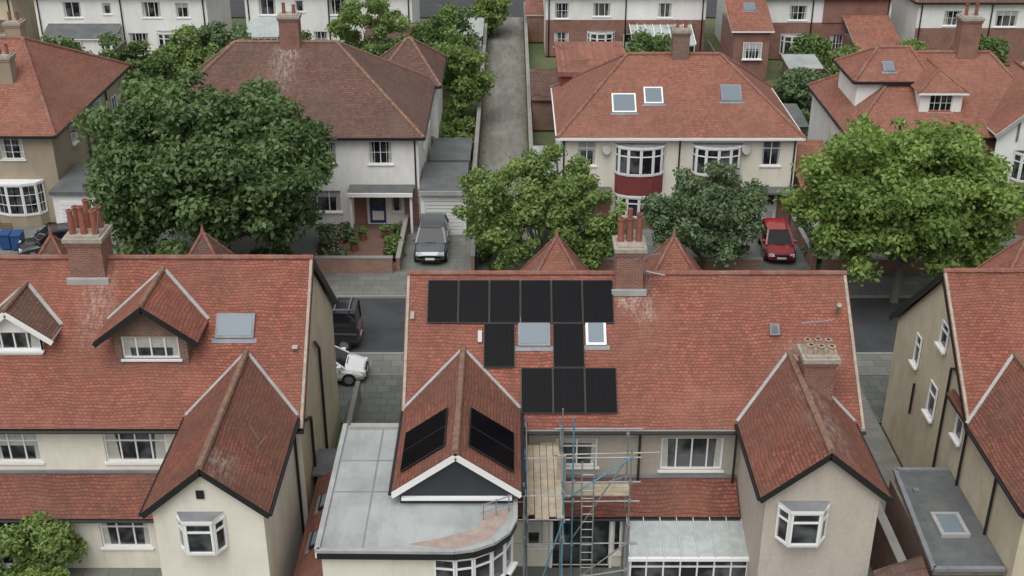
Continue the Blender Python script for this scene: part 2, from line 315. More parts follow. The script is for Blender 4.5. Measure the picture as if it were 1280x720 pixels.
def wing(H,xr,zr,hw,ze,yend,ymain,kmain,wm,rm,zb=0.,ops=(),over=.28,tri=None,barge='fascia_black',rtm='ridge_tile_pale'):
    """gabled wing towards -y off a main roof; ymain(z) gives main roof plane"""
    m=(zr-ze)/hw; yi=ymain(zr)+.15; yw=yend+over; r=H['roof']
    for sgn in (-1,1):
        pts=[(xr,yend,zr),(xr+sgn*hw,yend,ze),(xr+sgn*hw,yi,ze),(xr,yi,zr)]
        if sgn>0: pts=pts[::-1]
        r.slab(pts[::-1],.12,rm,barge)
        H['bargeboards'].beam((xr+sgn*hw,yend+.03,ze-.17),(xr,yend+.03,zr-.17),.05,.17,barge)
        H['gutters'].cyl((xr+sgn*(hw+.05),yend,ze-.08),(xr+sgn*(hw+.05),ymain(ze),ze-.08),.06,'fascia_black',6)
        H['flashing'].beam((xr,ymain(zr),zr+.05),(xr+sgn*hw,ymain(ze),ze+.05),.12,.03,'lead_pale')
    ridge(H,(xr,yend,zr+.03),(xr,ymain(zr),zr+.03),rtm,.12)
    hw2=hw-.25; zt=zr-m*hw2-.13
    wall(H,xr-hw2,xr+hw2,zb,zt,yw,ops,wm)
    H['walls'].face([(xr-hw2,yw,zt),(xr+hw2,yw,zt),(xr,yw,zr-.14)],tri or wm)
    for s_ in (-1,1): H['walls'].face([(xr+s_*hw2,yw,zb),(xr+s_*hw2,36.6,zb),(xr+s_*hw2,36.6,zt),(xr+s_*hw2,yw,zt)],wm)
# ------------------------------------------------------------------ ground
def sheet(name,x0,x1,y0,y1,z,m,thick=None):
    b=MB()
    if thick: b.box(x0,x1,y0,y1,z-thick,z,m)
    else: b.face([(x0,y0,z),(x1,y0,z),(x1,y1,z),(x0,y1,z)],m)
    return b.build(name)
sheet('ground',-400,400,-100,900,-.13,'grass')
sheet('road',-200,200,51.8,58.0,-.1,'asphalt')
sheet('near_pavement',-200,200,49.6,51.65,0,'paving_slab',.2); sheet('far_pavement',-200,200,58.15,60.9,0,'paving_slab',.2)
b=MB()
for y in (51.65,58.0): b.box(-200,200,y,y+.15,-.2,.012,'kerb_stone')
b.build('kerb')
b=MB()
for i in range(-20,20): b.face([(i*5,54.85,-.095),(i*5+2,54.85,-.095),(i*5+2,54.95,-.095),(i*5,54.95,-.095)],'paint_marking')
b.build('road_marking')
sheet('driveway',-7.3,-3.0,36.9,49.58,.01,'paving_dark'); sheet('side_path',12.2,16.3,22,49.58,.008,'concrete')
sheet('front_garden_paving',-60,60,45.4,49.57,-.02,'paving_dark')
sheet('patio',-40,12.19,18,36.9,.0,'paving_slab')
sheet('far_front_gardens',-60,60,60.92,67.9,-.01,'paving_slab')
sheet('garden_brick_paving',-11.5,-6.6,61.2,67.8,.005,'paving_brick')
sheet('alley',-2.3,1.15,67.9,122,.0,'alley_concrete')
sheet('back_street',-200,200,122,130,-.02,'asphalt')
def planeM(yn,ze,yr,zr,x=0):
    return frameM((x,yn,ze),(1,0,0),(0,yr-yn,zr-ze))
# ================================================================== MID HOUSE
H=Obj('semi_detached_house')
yn,ze,yr,zr=36.05,5.62,40.7,9.55; k=(zr-ze)/(yr-yn)
ym=lambda z:yn+(z-ze)/k
gableroof(H,-3.95,12.55,yn,yr,45.6,ze,zr,5.45,'roof_tile_red',verge='trim_grey')
wall(H,-3.8,12.4,0,5.6,36.5,[(5.4,7.65,3.6,4.98,dict(cols=4,top=.0)),(1.6,3.1,3.75,4.95,dict(cols=2,top=.3))],'pebbledash')
H['walls'].face([(12.4,36.5,0),(12.4,45.2,0),(12.4,45.2,5.3),(12.4,40.7,9.35),(12.4,36.5,5.55)],'render_beige')
H['walls'].face([(-3.8,36.5,0),(-3.8,36.5,5.55),(-3.8,40.7,9.35),(-3.8,45.2,5.3),(-3.8,45.2,0)],'render_beige')
H['walls'].face([(-3.8,45.2,0),(-3.8,45.2,5.3),(12.4,45.2,5.3),(12.4,45.2,0)],'brick_red')
for x in (1.8,6.5):
    pyramid(H,x,44.2,9.55,2.1,6.3,'roof_tile_orange'); H['walls'].box(x-1.7,x+1.7,44,46.2,0,6.4,'render_white')
wing(H,-1.78,7.6,2.08,6.12,31.6,ym,k,'cladding_dark','roof_tile_wing',zb=5.0,barge='upvc_white',over=.2)
H['trim'].box(-3.55,0.0,31.62,31.78,5.78,5.86,'upvc_white'); 
wing(H,10.1,7.52,2.1,5.8,31.75,ym,k,'render_beige','roof_tile_wing',zb=0)
bow(H,9.5,32.02,1.6,.45,4.05,5.35,n=4,top=.3,bm='render_white',flat=True)
# flat roof extension
fp=[(-5.95,36.45),(-5.95,29.35),(-1.75,29.3),(-1.15,29.42),(-.55,29.75),(-.12,30.25),(.1,30.9),(.12,36.45)]
H['flat_roof'].slab([(x,y,5.55) for x,y in fp],.12,'felt_roof','upvc_white')
for i in range(len(fp)-1):
    p,q=fp[i],fp[i+1]; H['flat_roof_kerb'].beam((p[0],p[1],5.59),(q[0],q[1],5.59),.16,.1,'lead_pale' if i<2 else 'felt_roof')
    H['fascia'].beam((p[0],p[1],5.4),(q[0],q[1],5.4),.12,.2,'fascia_black' if i>0 else 'upvc_white')
H['roof_patch'].face([(-3.2,29.7,5.556),(-1.6,29.45,5.556),(-.7,29.95,5.556),(-.1,31.0,5.556),(-.1,31.5,5.556),(-.9,31.3,5.556),(-1.1,30.5,5.556),(-2.2,30.0,5.556)],'fibre_patch')
for y in (32.4,34.2): H['flat_roof'].box(-5.8,-3.9,y,y+.05,5.552,5.562,'lead_grey')
H['flat_roof'].box(-4.6,-4.55,29.5,36.3,5.552,5.56,'lead_grey')
H['flat_roof'].box(-5.75,-3.85,36.15,36.4,5.55,5.68,'lead_pale')
H['walls'].face([(-5.85,29.5,0),(-5.85,36.5,0),(-5.85,36.5,5.4),(-5.85,29.5,5.4)],'render_cream')
H['walls'].face([(-5.85,36.5,0),(-3.8,36.5,0),(-3.8,36.5,5.4),(-5.85,36.5,5.4)],'render_cream')
wall(H,-5.85,-2.4,0,5.4,29.5,[],'render_cream')
W=[(-2.4,29.5),(-1.75,29.42),(-1.2,29.53),(-.65,29.85),(-.25,30.3),(-.02,30.9)]
for i in range(5):
    p,q=W[i],W[i+1]; L=math.hypot(q[0]-p[0],q[1]-p[1]); H.M=T(p[0],p[1],0,math.atan2(q[1]-p[1],q[0]-p[0]))
    win(H,0,L,3.9,5.2,0,cols=1,top=.3,curt=False,sill=True); wall(H,0,L,0,3.9,0,[],'render_cream'); H['walls'].face([(0,0,5.2),(L,0,5.2),(L,0,5.45),(0,0,5.45)],'render_cream'); H.M=Matrix()
H['walls'].face([(-.02,30.9,0),(-.02,36.5,0),(-.02,36.5,5.4),(-.02,30.9,5.4)],'render_cream')
# rear lean-to, ground floor
H['leanto_roof'].slab([(.1,35.15,2.5),(8.2,35.15,2.5),(8.2,36.48,3.3),(.1,36.48,3.3)],.1,'roof_tile_wing','fascia_black')
H['gutters'].cyl((.1,35.1,2.42),(8.2,35.1,2.42),.06,'fascia_black',6); H['flashing'].box(.1,8.2,36.4,36.49,3.31,3.42,'lead_grey')
wall(H,0,8.0,0,2.42,35.5,[(.4,1.2,.9,2.1,dict(cols=1)),(1.5,3.55,.05,2.15,dict(cols=3,fr='fascia_black',curt=False,fw=.07)),(3.7,4.0,.6,2.1,dict(cols=1,curt=False))],'render_cream')
H['walls'].box(3.58,3.68,35.4,35.49,0,2.4,'upvc_white'); H['walls'].box(1.38,1.48,35.4,35.49,0,2.4,'upvc_white')
for x,y,z0,z1 in ((8.05,36.3,0,5.5),(4.6,36.35,2.9,5.5),(12.2,36.3,0,5.5),(.55,36.3,3,5.4)): H['downpipes'].cyl((x,y,z0),(x,y,z1),.045,'fascia_black',6)
c=H['conservatory']
c.slab([(4.1,33.5,2.02),(8.3,33.5,2.02),(8.3,35.15,2.44),(4.1,35.15,2.44)],.04,'polycarbonate','upvc_white')
for i in range(8): x=4.12+i*4.16/7; c.beam((x,33.45,2.05),(x,35.15,2.48),.035,.05,'trim_grey')
c.beam((4.05,33.45,1.97),(8.35,33.45,1.97),.12,.12,'upvc_white')
win(H,4.12,8.28,.5,1.9,33.6,cols=7,curt=False,top=.25,sill=False); c.box(4.12,8.28,33.55,33.7,0,.49,'brick_red')
c.box(4.12,4.2,33.75,35.4,0,1.9,'upvc_white'); c.box(8.2,8.28,33.75,35.4,0,1.9,'upvc_white')
chimney(H,3.85,4.85,40.1,41.2,8.6,10.85,3,1,pot='chimney_pot',ph=.95,pr=.13)
H['chimney'].cyl((4.35,40.9,10.9),(4.35,40.9,12.1),.12,'chimney_pot',8,.1)
H['flashing'].box(3.7,5.0,39.95,40.09,8.98,9.2,'lead_pale')
aerial(H,4.98,40.2,9.3,1.2,.5); aerial(H,5.1,40.1,9.0,.9,-.5)
chimney(H,10.25,11.35,36.5,37.5,6.3,8.25,3,2,m='brick_red',pot='pot_buff',ph=.3,pr=.13)
aerial(H,10.7,37.3,8.3,1.0,.2)
pm=planeM(yn,ze,yr,zr); H.M=pm
v=H['roof_vents']; v.box(9.45,9.8,3.55,4.0,0,.16,'lead_grey'); v.box(9.5,9.75,3.6,3.95,.16,.17,'window_glass'); v.box(-3.75,-3.6,4.2,4.5,0,.14,'mortar_cap')
v.cyl((12.0,4.6,0),(12.0,4.6,.5),.09,'mortar_cap',8); v.box(-1.25,-1.1,3.3,3.75,0,.12,'trim_grey')
H.M=Matrix()
skylight(H,pm,.22,1.4,3.16,4.3); skylight(H,pm,2.7,3.45,3.2,4.22,'upvc_white')
def panel(H,M,x0,x1,s0,s1):
    M0=H.M; H.M=M; p=H['solar_panels']; p.box(x0,x1,s0,s1,.06,.105,'solar_frame'); p.box(x0+.018,x1-.018,s0+.018,s1-.018,.105,.108,'solar_cell')
    for i in range(1,6): x=x0+(x1-x0)*i/6; p.face([(x-.004,s0+.03,.1095),(x+.004,s0+.03,.1095),(x+.004,s1-.03,.1095),(x-.004,s1-.03,.1095)],'solar_line')
    H.M=M0
pw,pp=1.13,1.15; x0=-3.13; sT=5.78
for i in range(6): panel(H,pm,x0+i*pp,x0+i*pp+pw,sT-1.72,sT)
for x in (-1.03,1.5): panel(H,pm,x,x+pw,sT-3.46,sT-1.74)
for i in range(3): panel(H,pm,.33+i*pp,.33+i*pp+pw,sT-5.2,sT-3.48)
mw=(7.6-6.12)/2.08
for s_ in (-1,1):
    for i in range(2):
        a=32.35+i*1.15; 
        if s_<0: Mx=frameM((-1.78,0,7.6),(0,-1,0),(1,0,mw)); panel(H,Mx,-(a+1.13),-a,-2.2,-.42)
        else: Mx=frameM((-1.78,0,7.6),(0,1,0),(-1,0,mw)); panel(H,Mx,a,a+1.13,-2.2,-.42)
H.done()
# ================================================================== LEFT HOUSE
H=Obj('semi_detached_house')
yn,ze,yr,zr=36.05,5.66,40.7,10.2; k=(zr-ze)/(yr-yn); yl=lambda z:yn+(z-ze)/k
gableroof(H,-25.5,-7.4,yn,yr,45.7,ze,zr,5.9,'roof_tile_red')
wall(H,-25.3,-7.6,0,5.55,36.5,[(-18.8,-17.1,3.95,5.2,dict(cols=3,top=.3)),(-14.75,-12.5,3.95,5.2,dict(cols=4,top=.3))],'render_cream')
H['walls'].face([(-7.62,36.5,0),(-7.62,45.3,0),(-7.62,45.3,5.85),(-7.62,40.7,10.0),(-7.62,36.5,5.55)],'render_yellow')
H['walls'].face([(-25.3,45.3,0),(-25.3,45.3,5.85),(-7.62,45.3,5.85),(-7.62,45.3,0)],'brick_red')
H['downpipes'].cyl((-7.52,41,0),(-7.52,41,6.2),.06,'fascia_black',6); H['downpipes'].beam((-7.52,41,6.2),(-7.52,40.2,6.9),.09,.09,'fascia_black')
H['downpipes'].cyl((-7.52,38.2,0),(-7.52,38.2,4.8),.06,'fascia_black',6); H['downpipes'].beam((-7.52,38.2,4.8),(-7.52,37.0,5.4),.09,.09,'fascia_black')
H['downpipes'].cyl((-7.8,36.35,0),(-7.8,36.35,5.5),.05,'fascia_black',6)
pyramid(H,-12.4,44.2,9.75,2.1,6.4,'roof_tile_brown'); pyramid(H,-18.5,44.2,9.6,2.1,6.4,'roof_tile_brown')
wing(H,-9.62,7.64,2.0,5.98,30.7,yl,k,'render_cream','roof_tile_wing',zb=0)
bow(H,-9.85,30.97,1.45,.4,4.5,5.7,n=4,top=.3,flat=True)
H['windows'].box(-9.9,-9.65,30.93,30.97,6.35,6.65,'fascia_black')
H['leanto_roof'].slab([(-24,35.1,2.45),(-11.5,35.1,2.45),(-11.5,36.48,3.5),(-24,36.48,3.5)],.1,'roof_tile_wing','fascia_black')
H['gutters'].cyl((-24,35.05,2.38),(-11.5,35.05,2.38),.06,'fascia_black',6); H['flashing'].box(-24,-11.5,36.4,36.49,3.51,3.62,'lead_grey')
wall(H,-24,-11.4,0,2.4,35.4,[(-18.9,-17.4,.05,2.1,dict(cols=3,curt=False)),(-15.0,-13.2,.95,2.2,dict(cols=3,top=.3)),(-13.0,-12.1,0.02,2.1,dict(door='upvc_white'))],'render_cream')
chimney(H,-16.3,-15.05,40.1,41.3,8.9,11.25,3,2,pot='chimney_pot',ph=.95,pr=.13); H['aerial'].cyl((-15.2,40.3,11.3),(-15.0,40.3,12.2),.015,'galvanised',5)
H['flashing'].box(-16.45,-14.9,39.93,40.09,9.45,9.68,'lead_pale')
def dormer(H,xr,zr,hw,ze,yend,ymf,facey,wx0,wx1,wz0,wz1,fm='brick_red',rm='roof_tile_red',cols=4,barge='fascia_black',zb=7.2):
    m=(zr-ze)/hw; yi=ymf(zr)+.1
    for s_ in (-1,1):
        pts=[(xr,yend,zr),(xr+s_*hw,yend,ze),(xr+s_*hw,yi,ze),(xr,yi,zr)]; H['dormer_roof'].slab(pts[::-1],.1,rm,barge)
        H['bargeboards'].beam((xr+s_*hw,yend+.02,ze-.16),(xr,yend+.02,zr-.16),.05,.18,barge)
        H['flashing'].beam((xr,ymf(zr),zr+.04),(xr+s_*hw,ymf(ze),ze+.04),.14,.03,'lead_pale')
        x=xr+s_*(hw-.55); H['dormer_walls'].face([(x,facey,zb),(x,yi,zb),(x,yi,zr-m*(hw-.55)-.1),(x,facey,zr-m*(hw-.55)-.1)],fm)
    ridge(H,(xr,yend,zr+.02),(xr,ymf(zr),zr+.02),'ridge_tile_pale',.1)
    h2=hw-.55; zt=zr-m*h2-.1
    wall(H,xr-h2,xr+h2,zb,max(zt,wz1+.02),facey,[(wx0,wx1,wz0,wz1,dict(cols=cols))],fm,part='dormer_walls')
    H['dormer_walls'].face([(xr-h2,facey,max(zt,wz1+.02)),(xr+h2,facey,max(zt,wz1+.02)),(xr,facey,zr-.12)],fm)
dormer(H,-12.95,9.9,1.85,8.5,37.25,yl,37.75,-14.0,-11.95,7.55,8.45,'brick_brown','roof_tile_red',4,zb=7.3)
dormer(H,-17.95,9.5,1.5,8.35,37.7,yl,38.0,-18.9,-17.0,7.75,8.5,'render_white','roof_tile_brown',4,'upvc_white',zb=7.5)
pl=planeM(yn,ze,yr,zr)
skylight(H,pl,-10.8,-9.4,3.35,4.3)
H.M=pl; H['roof_vents'].box(-7.95,-7.75,2.9,3.05,0,.2,'mortar_cap'); H.M=Matrix()
H['aerial'].cyl((-8.4,33.5,6.9),(-8.6,33.4,7.5),.02,'galvanised',5); H['aerial'].cyl((-8.4,33.1,6.8),(-8.0,33.1,7.3),.02,'galvanised',5)
H.done()
H=Obj('garage_lean_to')
H['roof'].slab([(-7.35,30.6,2.45),(-6.0,30.6,3.3),(-6.0,37.6,3.3),(-7.35,37.6,2.45)],.1,'roof_tile_wing','fascia_black')
ms=frameM((-7.35,0,2.45),(0,-1,0),(1.35,0,.85))
skylight(H,ms,-33.9,-33.0,.5,1.35,'fascia_black'); skylight(H,ms,-36.1,-35.2,.5,1.35,'fascia_black')
H['roof'].slab([(-7.55,37.65,2.6),(-6.0,37.65,2.6),(-6.0,39.4,2.6),(-7.55,39.4,2.6)],.1,'felt_dark'); H['walls'].box(-7.3,-6.05,30.7,39.3,0,2.4,'brick_brown')
H.done()
b=MB(); b.box(-7.15,-6.95,39.6,47.5,0,.9,'concrete'); b.build('driveway_wall')
# ================================================================== RIGHT HOUSE
H=Obj('semi_detached_house')
yn,ze,yr,zr=36.05,5.62,40.7,9.65; k=(zr-ze)/(yr-yn); yq=lambda z:yn+(z-ze)/k
gableroof(H,16.15,34,yn,yr,45.6,ze,zr,5.3,'roof_tile_red')
H['walls'].face([(16.4,36.5,0),(16.4,36.5,5.55),(16.4,40.7,9.45),(16.4,45.2,5.3),(16.4,45.2,0)],'render_yellow')
H['walls'].face([(16.4,36.5,0),(34,36.5,0),(34,36.5,5.5),(16.4,36.5,5.5)],'render_yellow'); H['walls'].face([(16.4,45.2,0),(16.4,45.2,5.3),(34,45.2,5.3),(34,45.2,0)],'brick_red')
wing(H,18.3,7.5,2.15,5.75,31.0,yq,k,'render_yellow','roof_tile_wing',zb=0)
M0=H.M; H.M=Matrix.Translation((16.4,0,0))@Matrix.Rotation(-math.pi/2,4,'Z')
for (yc,w,z0,z1) in ((40.0,.75,6.8,7.8),(42.4,.6,4.7,6.0),(40.1,.8,3.7,5.1),(37.2,.7,4.5,5.8)): win(H,-yc-w/2,-yc+w/2,z0,z1,-.02,cols=1,top=.35,curt=False)
H.M=M0
for y,z0,z1 in ((38.7,0,6.6),(42.0,2.6,4.0),(36.4,0,5.4),(33.5,3,5.5)): H['downpipes'].cyl((16.3,y,z0),(16.3,y,z1),.055,'fascia_black',6)
H['downpipes'].beam((16.3,38.7,6.6),(16.3,37.9,7.0),.09,.09,'fascia_black')
pyramid(H,20.7,44.2,9.6,2.2,6.0,'roof_tile_orange')
H.done()
H=Obj('kitchen_extension')
H['roof'].slab([(13.95,31.6,3.0),(16.38,31.6,3.0),(16.38,37.3,3.0),(14.3,37.3,3.0)],.2,'felt_dark','timber_grey')
for p,q in (((13.95,31.6),(14.3,37.3)),((13.95,31.6),(16.3,31.6)),((14.3,37.3),(16.3,37.3))): H['roof_kerb'].beam((p[0],p[1],3.05),(q[0],q[1],3.05),.16,.12,'lead_grey')
H['walls'].box(14.1,16.37,31.8,37.1,0,2.78,'brick_brown')
H['roof_window'].box(14.75,15.75,33.3,34.6,2.98,3.14,'lead_pale'); H['roof_window'].box(14.9,15.6,33.45,34.45,3.14,3.16,'skylight_glass'); H['roof_vent'].box(14.6,14.8,35.9,36.1,2.98,3.1,'galvanised')
H.done()
b=MB(); b.box(13.3,13.55,32.9,38.5,0,2.2,'brick_brown'); b.box(13.26,13.59,32.9,38.5,2.2,2.27,'kerb_stone'); b.build('brick_boundary_wall')
H=Obj('outhouse'); H['roof'].slab([(11.99,29.0,2.3),(13.85,29.0,2.3),(13.85,32.5,2.9),(11.99,31.7,2.9)],.1,'roof_tile_old'); H['walls'].box(12.05,13.7,29.2,31.6,0,2.1,'brick_brown'); H.done()
# ================================================================== SCAFFOLD
H=Obj('scaffolding')
s=H['tubes']
up=[(.45,36.0,6.2),(.45,34.2,6.0),(.4,32.0,6.2),(1.65,32.0,7.2),(1.7,34.2,6.9),(1.75,35.9,6.6),(2.1,34.0,7.4),(4.05,34.0,6.2),(4.05,35.4,6.0),(3.9,32.6,4.2)]
for i,(x,y,z) in enumerate(up): s.cyl((x,y,0),(x+random.uniform(-.04,.04),y,z),.03,'scaffold_blue' if i in(1,6,3) else 'galvanised',6); s.box(x-.1,x+.1,y-.1,y+.1,0,.02,'galvanised')
for z in (2.2,4.0,4.8,5.8):
    s.cyl((.1,34.0,z),(4.4,34.0+.02,z+.03),.028,'galvanised',6)
    for x in (.5,1.7): s.cyl((x,31.7,z+.06),(x,36.3,z+.06),.028,'galvanised',6)
s.cyl((0,32.0,4.75),(1.9,32.0,4.75),.028,'galvanised',6); s.cyl((0,32.0,5.7),(1.9,32.0,5.7),.028,'galvanised',6)
s.cyl((1.5,35.7,5.9),(4.6,35.7,5.9),.028,'galvanised',6); s.cyl((1.5,35.4,5.0),(5.2,35.4,5.1),.028,'scaffold_board',6)
s.cyl((2.1,34.05,2.4),(4.0,34.05,5.9),.028,'galvanised',6); s.cyl((1.9,33.95,4.2),(4.1,33.95,5.9),.028,'scaffold_blue',6); s.cyl((.5,31.95,.5),(1.65,31.95,4.7),.028,'scaffold_blue',6)
s.cyl((1.7,33.9,.2),(4.0,33.9,2.3),.028,'galvanised',6); s.cyl((1.75,32.1,2.2),(3.9,32.6,2.2),.028,'galvanised',6); s.cyl((1.7,34.2,4.1),(4.1,35.4,4.1),.028,'galvanised',6)
for (x,y,_z) in up:
    for z in (2.2,4.05,4.85,5.85):
        if z<_z: s.box(x-.055,x+.055,y-.055,y+.055,z-.06,z+.06,'galvanised')
bd=H['boards']
for i in range(5): bd.box(.52+i*.235,.735+i*.235,31.9+random.uniform(-.2,.2),36.2+random.uniform(-.1,.1),4.9,4.94,'scaffold_board')
for i in range(3): bd.box(1.8,4.1,34.2+i*.235,34.42+i*.235,4.1,4.14,'scaffold_board')
bd.box(.5,.54,31.9,36.2,4.98,5.15,'scaffold_board'); bd.beam((1.68,34.0,4.5),(1.68,33.9,6.0),.3,.04,'scaffold_board')
H['ladder'].cyl((2.4,33.4,0),(2.4,34.1,5.6),.025,'galvanised',6); H['ladder'].cyl((2.8,33.4,0),(2.8,34.1,5.6),.025,'galvanised',6)
for i in range(18): z=.3+i*.3; y=33.4+.7*z/5.6; H['ladder'].cyl((2.4,y,z),(2.8,y,z),.015,'galvanised',5)
H.done()
H=Obj('scaffold_guard')
for x in (-.9,-.5,-.1): H['rails'].cyl((x,30.9+(x+.9)*.6,5.56),(x,30.9+(x+.9)*.6,6.2),.02,'galvanised',5)
H['rails'].cyl((-1.0,30.85,6.15),(0,31.4,6.15),.02,'galvanised',5); H['rails'].cyl((-1.0,30.85,5.85),(0,31.4,5.85),.02,'galvanised',5)
H.done()
# ================================================================== HOUSE E
H=Obj('semi_detached_house')
hiproof(H,-22.3,-5.2,67.6,79.6,5.7,9.9,-17.2,-10.9,'roof_tile_brown')
wall(H,-21.9,-5.6,0,5.6,68.0,[(-12.5,-10.5,3.95,5.3,dict(cols=3,bars=1)),(-8.6,-7.15,3.9,5.35,dict(cols=2,bars=1)),(-8.7,-7.7,.05,2.05,dict(door='paint_blue_door')),(-7.4,-6.7,.8,2.1,dict(cols=1)),(-19,-17,3.95,5.3,dict(cols=3)),(-12.6,-10.4,.8,2.2,dict(cols=3))],'render_white')
H['walls'].face([(-5.6,68,0),(-5.6,79.2,0),(-5.6,79.2,5.6),(-5.6,68,5.6)],'render_white'); H['walls'].face([(-21.9,68,0),(-21.9,68,5.6),(-21.9,79.2,5.6),(-21.9,79.2,0)],'render_white')
H['walls'].box(-9.6,-8.85,67.82,67.98,0,2.4,'brick_red'); H['walls'].box(-6.55,-5.7,67.82,67.98,0,2.4,'brick_red')
H['porch'].box(-9.8,-5.9,66.5,67.95,2.5,2.62,'felt_dark'); H['porch'].box(-9.8,-5.9,66.4,66.49,2.4,2.64,'upvc_white')
for x in (-9.7,-6.1): H['porch'].box(x,x+.14,66.6,66.75,0,2.49,'upvc_white')
hiproof(H,-9.5,-4.8,78.5,86,5.6,7.9,-7.3,-7.0,'roof_tile_brown'); H['walls'].box(-9.2,-5.1,79.3,85.6,0,5.4,'render_white')
M0=H.M;H.M=T(-5.6,0,0,math.pi/2)
win(H,71,72,3.9,5.2,-.02,cols=1); win(H,75,76.2,3.9,5.2,-.02,cols=2); H.M=M0
for x in (-21.7,-13.7,-5.8): H['downpipes'].cyl((x,67.93,0),(x,67.93,5.6),.05,'fascia_black',6)
chimney(H,-14.3,-13.1,73.1,74.1,8.8,11.6,2,1,m='brick_red',ph=.6)
H.done()
H=Obj('garage')
H['roof'].box(-5.5,-2.7,66.2,71.2,2.72,2.86,'felt_dark'); H['fascia'].box(-5.52,-2.68,66.1,66.19,2.62,2.88,'lead_pale')
wall(H,-5.45,-2.75,0,2.6,66.4,[(-5.2,-2.95,.02,2.15,dict(door='upvc_white'))],'render_white'); H['walls'].box(-5.44,-2.76,66.55,71,0,2.7,'render_white')
for i in range(9): H['door'].box(-5.15,-3.0,66.42,66.46,.1+i*.225,.28+i*.225,'upvc_white')
H.done()
H=Obj('garden_shed'); H['walls'].box(-5.1,-2.9,73.5,77.5,0,2.1,'timber_grey'); H['roof'].box(-5.3,-2.7,73.3,77.7,2.1,2.25,'felt_dark'); H['door'].box(-4.6,-3.8,73.4,73.49,.1,1.8,'upvc_white'); H.done()
# HOUSE F
H=Obj('semi_detached_house')
hiproof(H,2.65,17.3,67.6,78,5.7,9.35,7.1,12.85,'roof_tile_orange',yr=72.8,rm='ridge_tile',gut='upvc_white')
wall(H,2.95,17.0,0,5.6,68.0,[(3.9,5.05,3.8,5.35,dict(cols=2,top=.3)),(14.9,16.1,3.8,5.35,dict(cols=2,top=.3)),(14.3,15.2,.03,2.1,dict(door='fascia_black')),(15.4,16.1,.03,2.1,dict(door='upvc_white')),(3.6,4.5,.03,2.1,dict(door='brick_brown'))],'render_cream')
H['walls'].face([(2.95,68,0),(2.95,68,5.6),(2.95,77.6,5.6),(2.95,77.6,0)],'render_white'); H['walls'].face([(17,68,0),(17,77.6,0),(17,77.6,5.6),(17,68,5.6)],'render_white')
H['walls'].box(13.9,14.25,67.85,67.97,0,2.3,'brick_red'); H['walls'].box(16.15,16.95,67.85,67.97,0,2.3,'brick_red'); H['walls'].box(4.6,6.0,67.85,67.97,0,2.3,'brick_red')
for xc in (7.65,12.25):
    bow(H,xc,67.98,2.9,.75,3.45,5.1,n=6,top=.3,zbase=2.15,bm='tile_hung_red'); bow(H,xc,67.985,2.8,.72,.75,2.0,n=6,top=.3,zbase=0,bm='brick_red',cap='upvc_white')
H['porch'].box(13.9,17.0,66.9,67.97,2.35,2.47,'felt_dark'); H['porch'].box(3.2,6.0,67.0,67.97,2.35,2.47,'felt_dark')
for x in (5.6,13.9):
    H['satellite_dish'].cyl((x,67.8,4.9),(x+.05,67.7,4.93),.3,'trim_grey',14)
for x in (3.1,10.0,16.85): H['downpipes'].cyl((x,67.93,0),(x,67.93,5.6),.05,'fascia_black',6)
pf=frameM((0,67.6,5.7),(1,0,0),(0,5.2,3.65)); q=math.hypot(5.2,3.65)/5.2
skylight(H,pf,6.0,7.45,1.5*q,2.65*q,'upvc_white'); skylight(H,pf,7.95,9.1,2.04*q,3.05*q,'upvc_white'); skylight(H,pf,12.6,13.85,2.2*q,3.2*q,'lead_grey')
chimney(H,9.85,10.85,72.4,73.3,8.6,10.9,2,1,m='brick_brown',ph=.4); aerial(H,9.7,72.5,9.6,1.5,.7)
H['extension'].box(3.2,7.6,76.5,84,0,5.4,'brick_red'); H['extension'].slab([(3.0,76.3,7.2),(7.8,76.3,7.2),(7.8,84.2,7.2),(3.0,84.2,7.2)],.3,'roof_tile_orange'); H['extension'].box(3.2,7.6,76.5,84,5.45,6.88,'tile_hung_red')
H.done()
H=Obj('garage'); H['walls'].box(1.5,2.7,70.0,75.5,0,2.3,'render_white'); H['roof'].box(1.4,2.8,69.9,75.6,2.3,2.42,'felt_roof'); H['door'].box(1.6,2.6,69.9,69.99,.05,2.0,'lead_pale'); H.done()
H=Obj('garage'); H['walls'].box(1.5,4.5,86,92,0,2.3,'brick_brown'); H['roof'].slab([(1.4,85.8,2.4),(4.7,85.8,2.4),(4.7,92.2,3.0),(1.4,92.2,3.0)],.1,'roof_tile_old'); H.done()
H=Obj('side_extension')
H['roof'].slab([(17.3,66.6,2.5),(19.7,66.6,2.5),(19.7,72.5,3.9),(17.3,72.5,3.9)],.12,'roof_tile_orange','fascia_black'); H['walls'].box(17.4,19.6,67.0,72.4,0,2.4,'brick_red')
skylight(H,frameM((0,66.6,2.5),(1,0,0),(0,5.9,1.4)),18.3,19.1,2.2,3.4); H['door'].box(17.5,18.6,66.92,66.99,0,2.1,'upvc_white'); H.done()
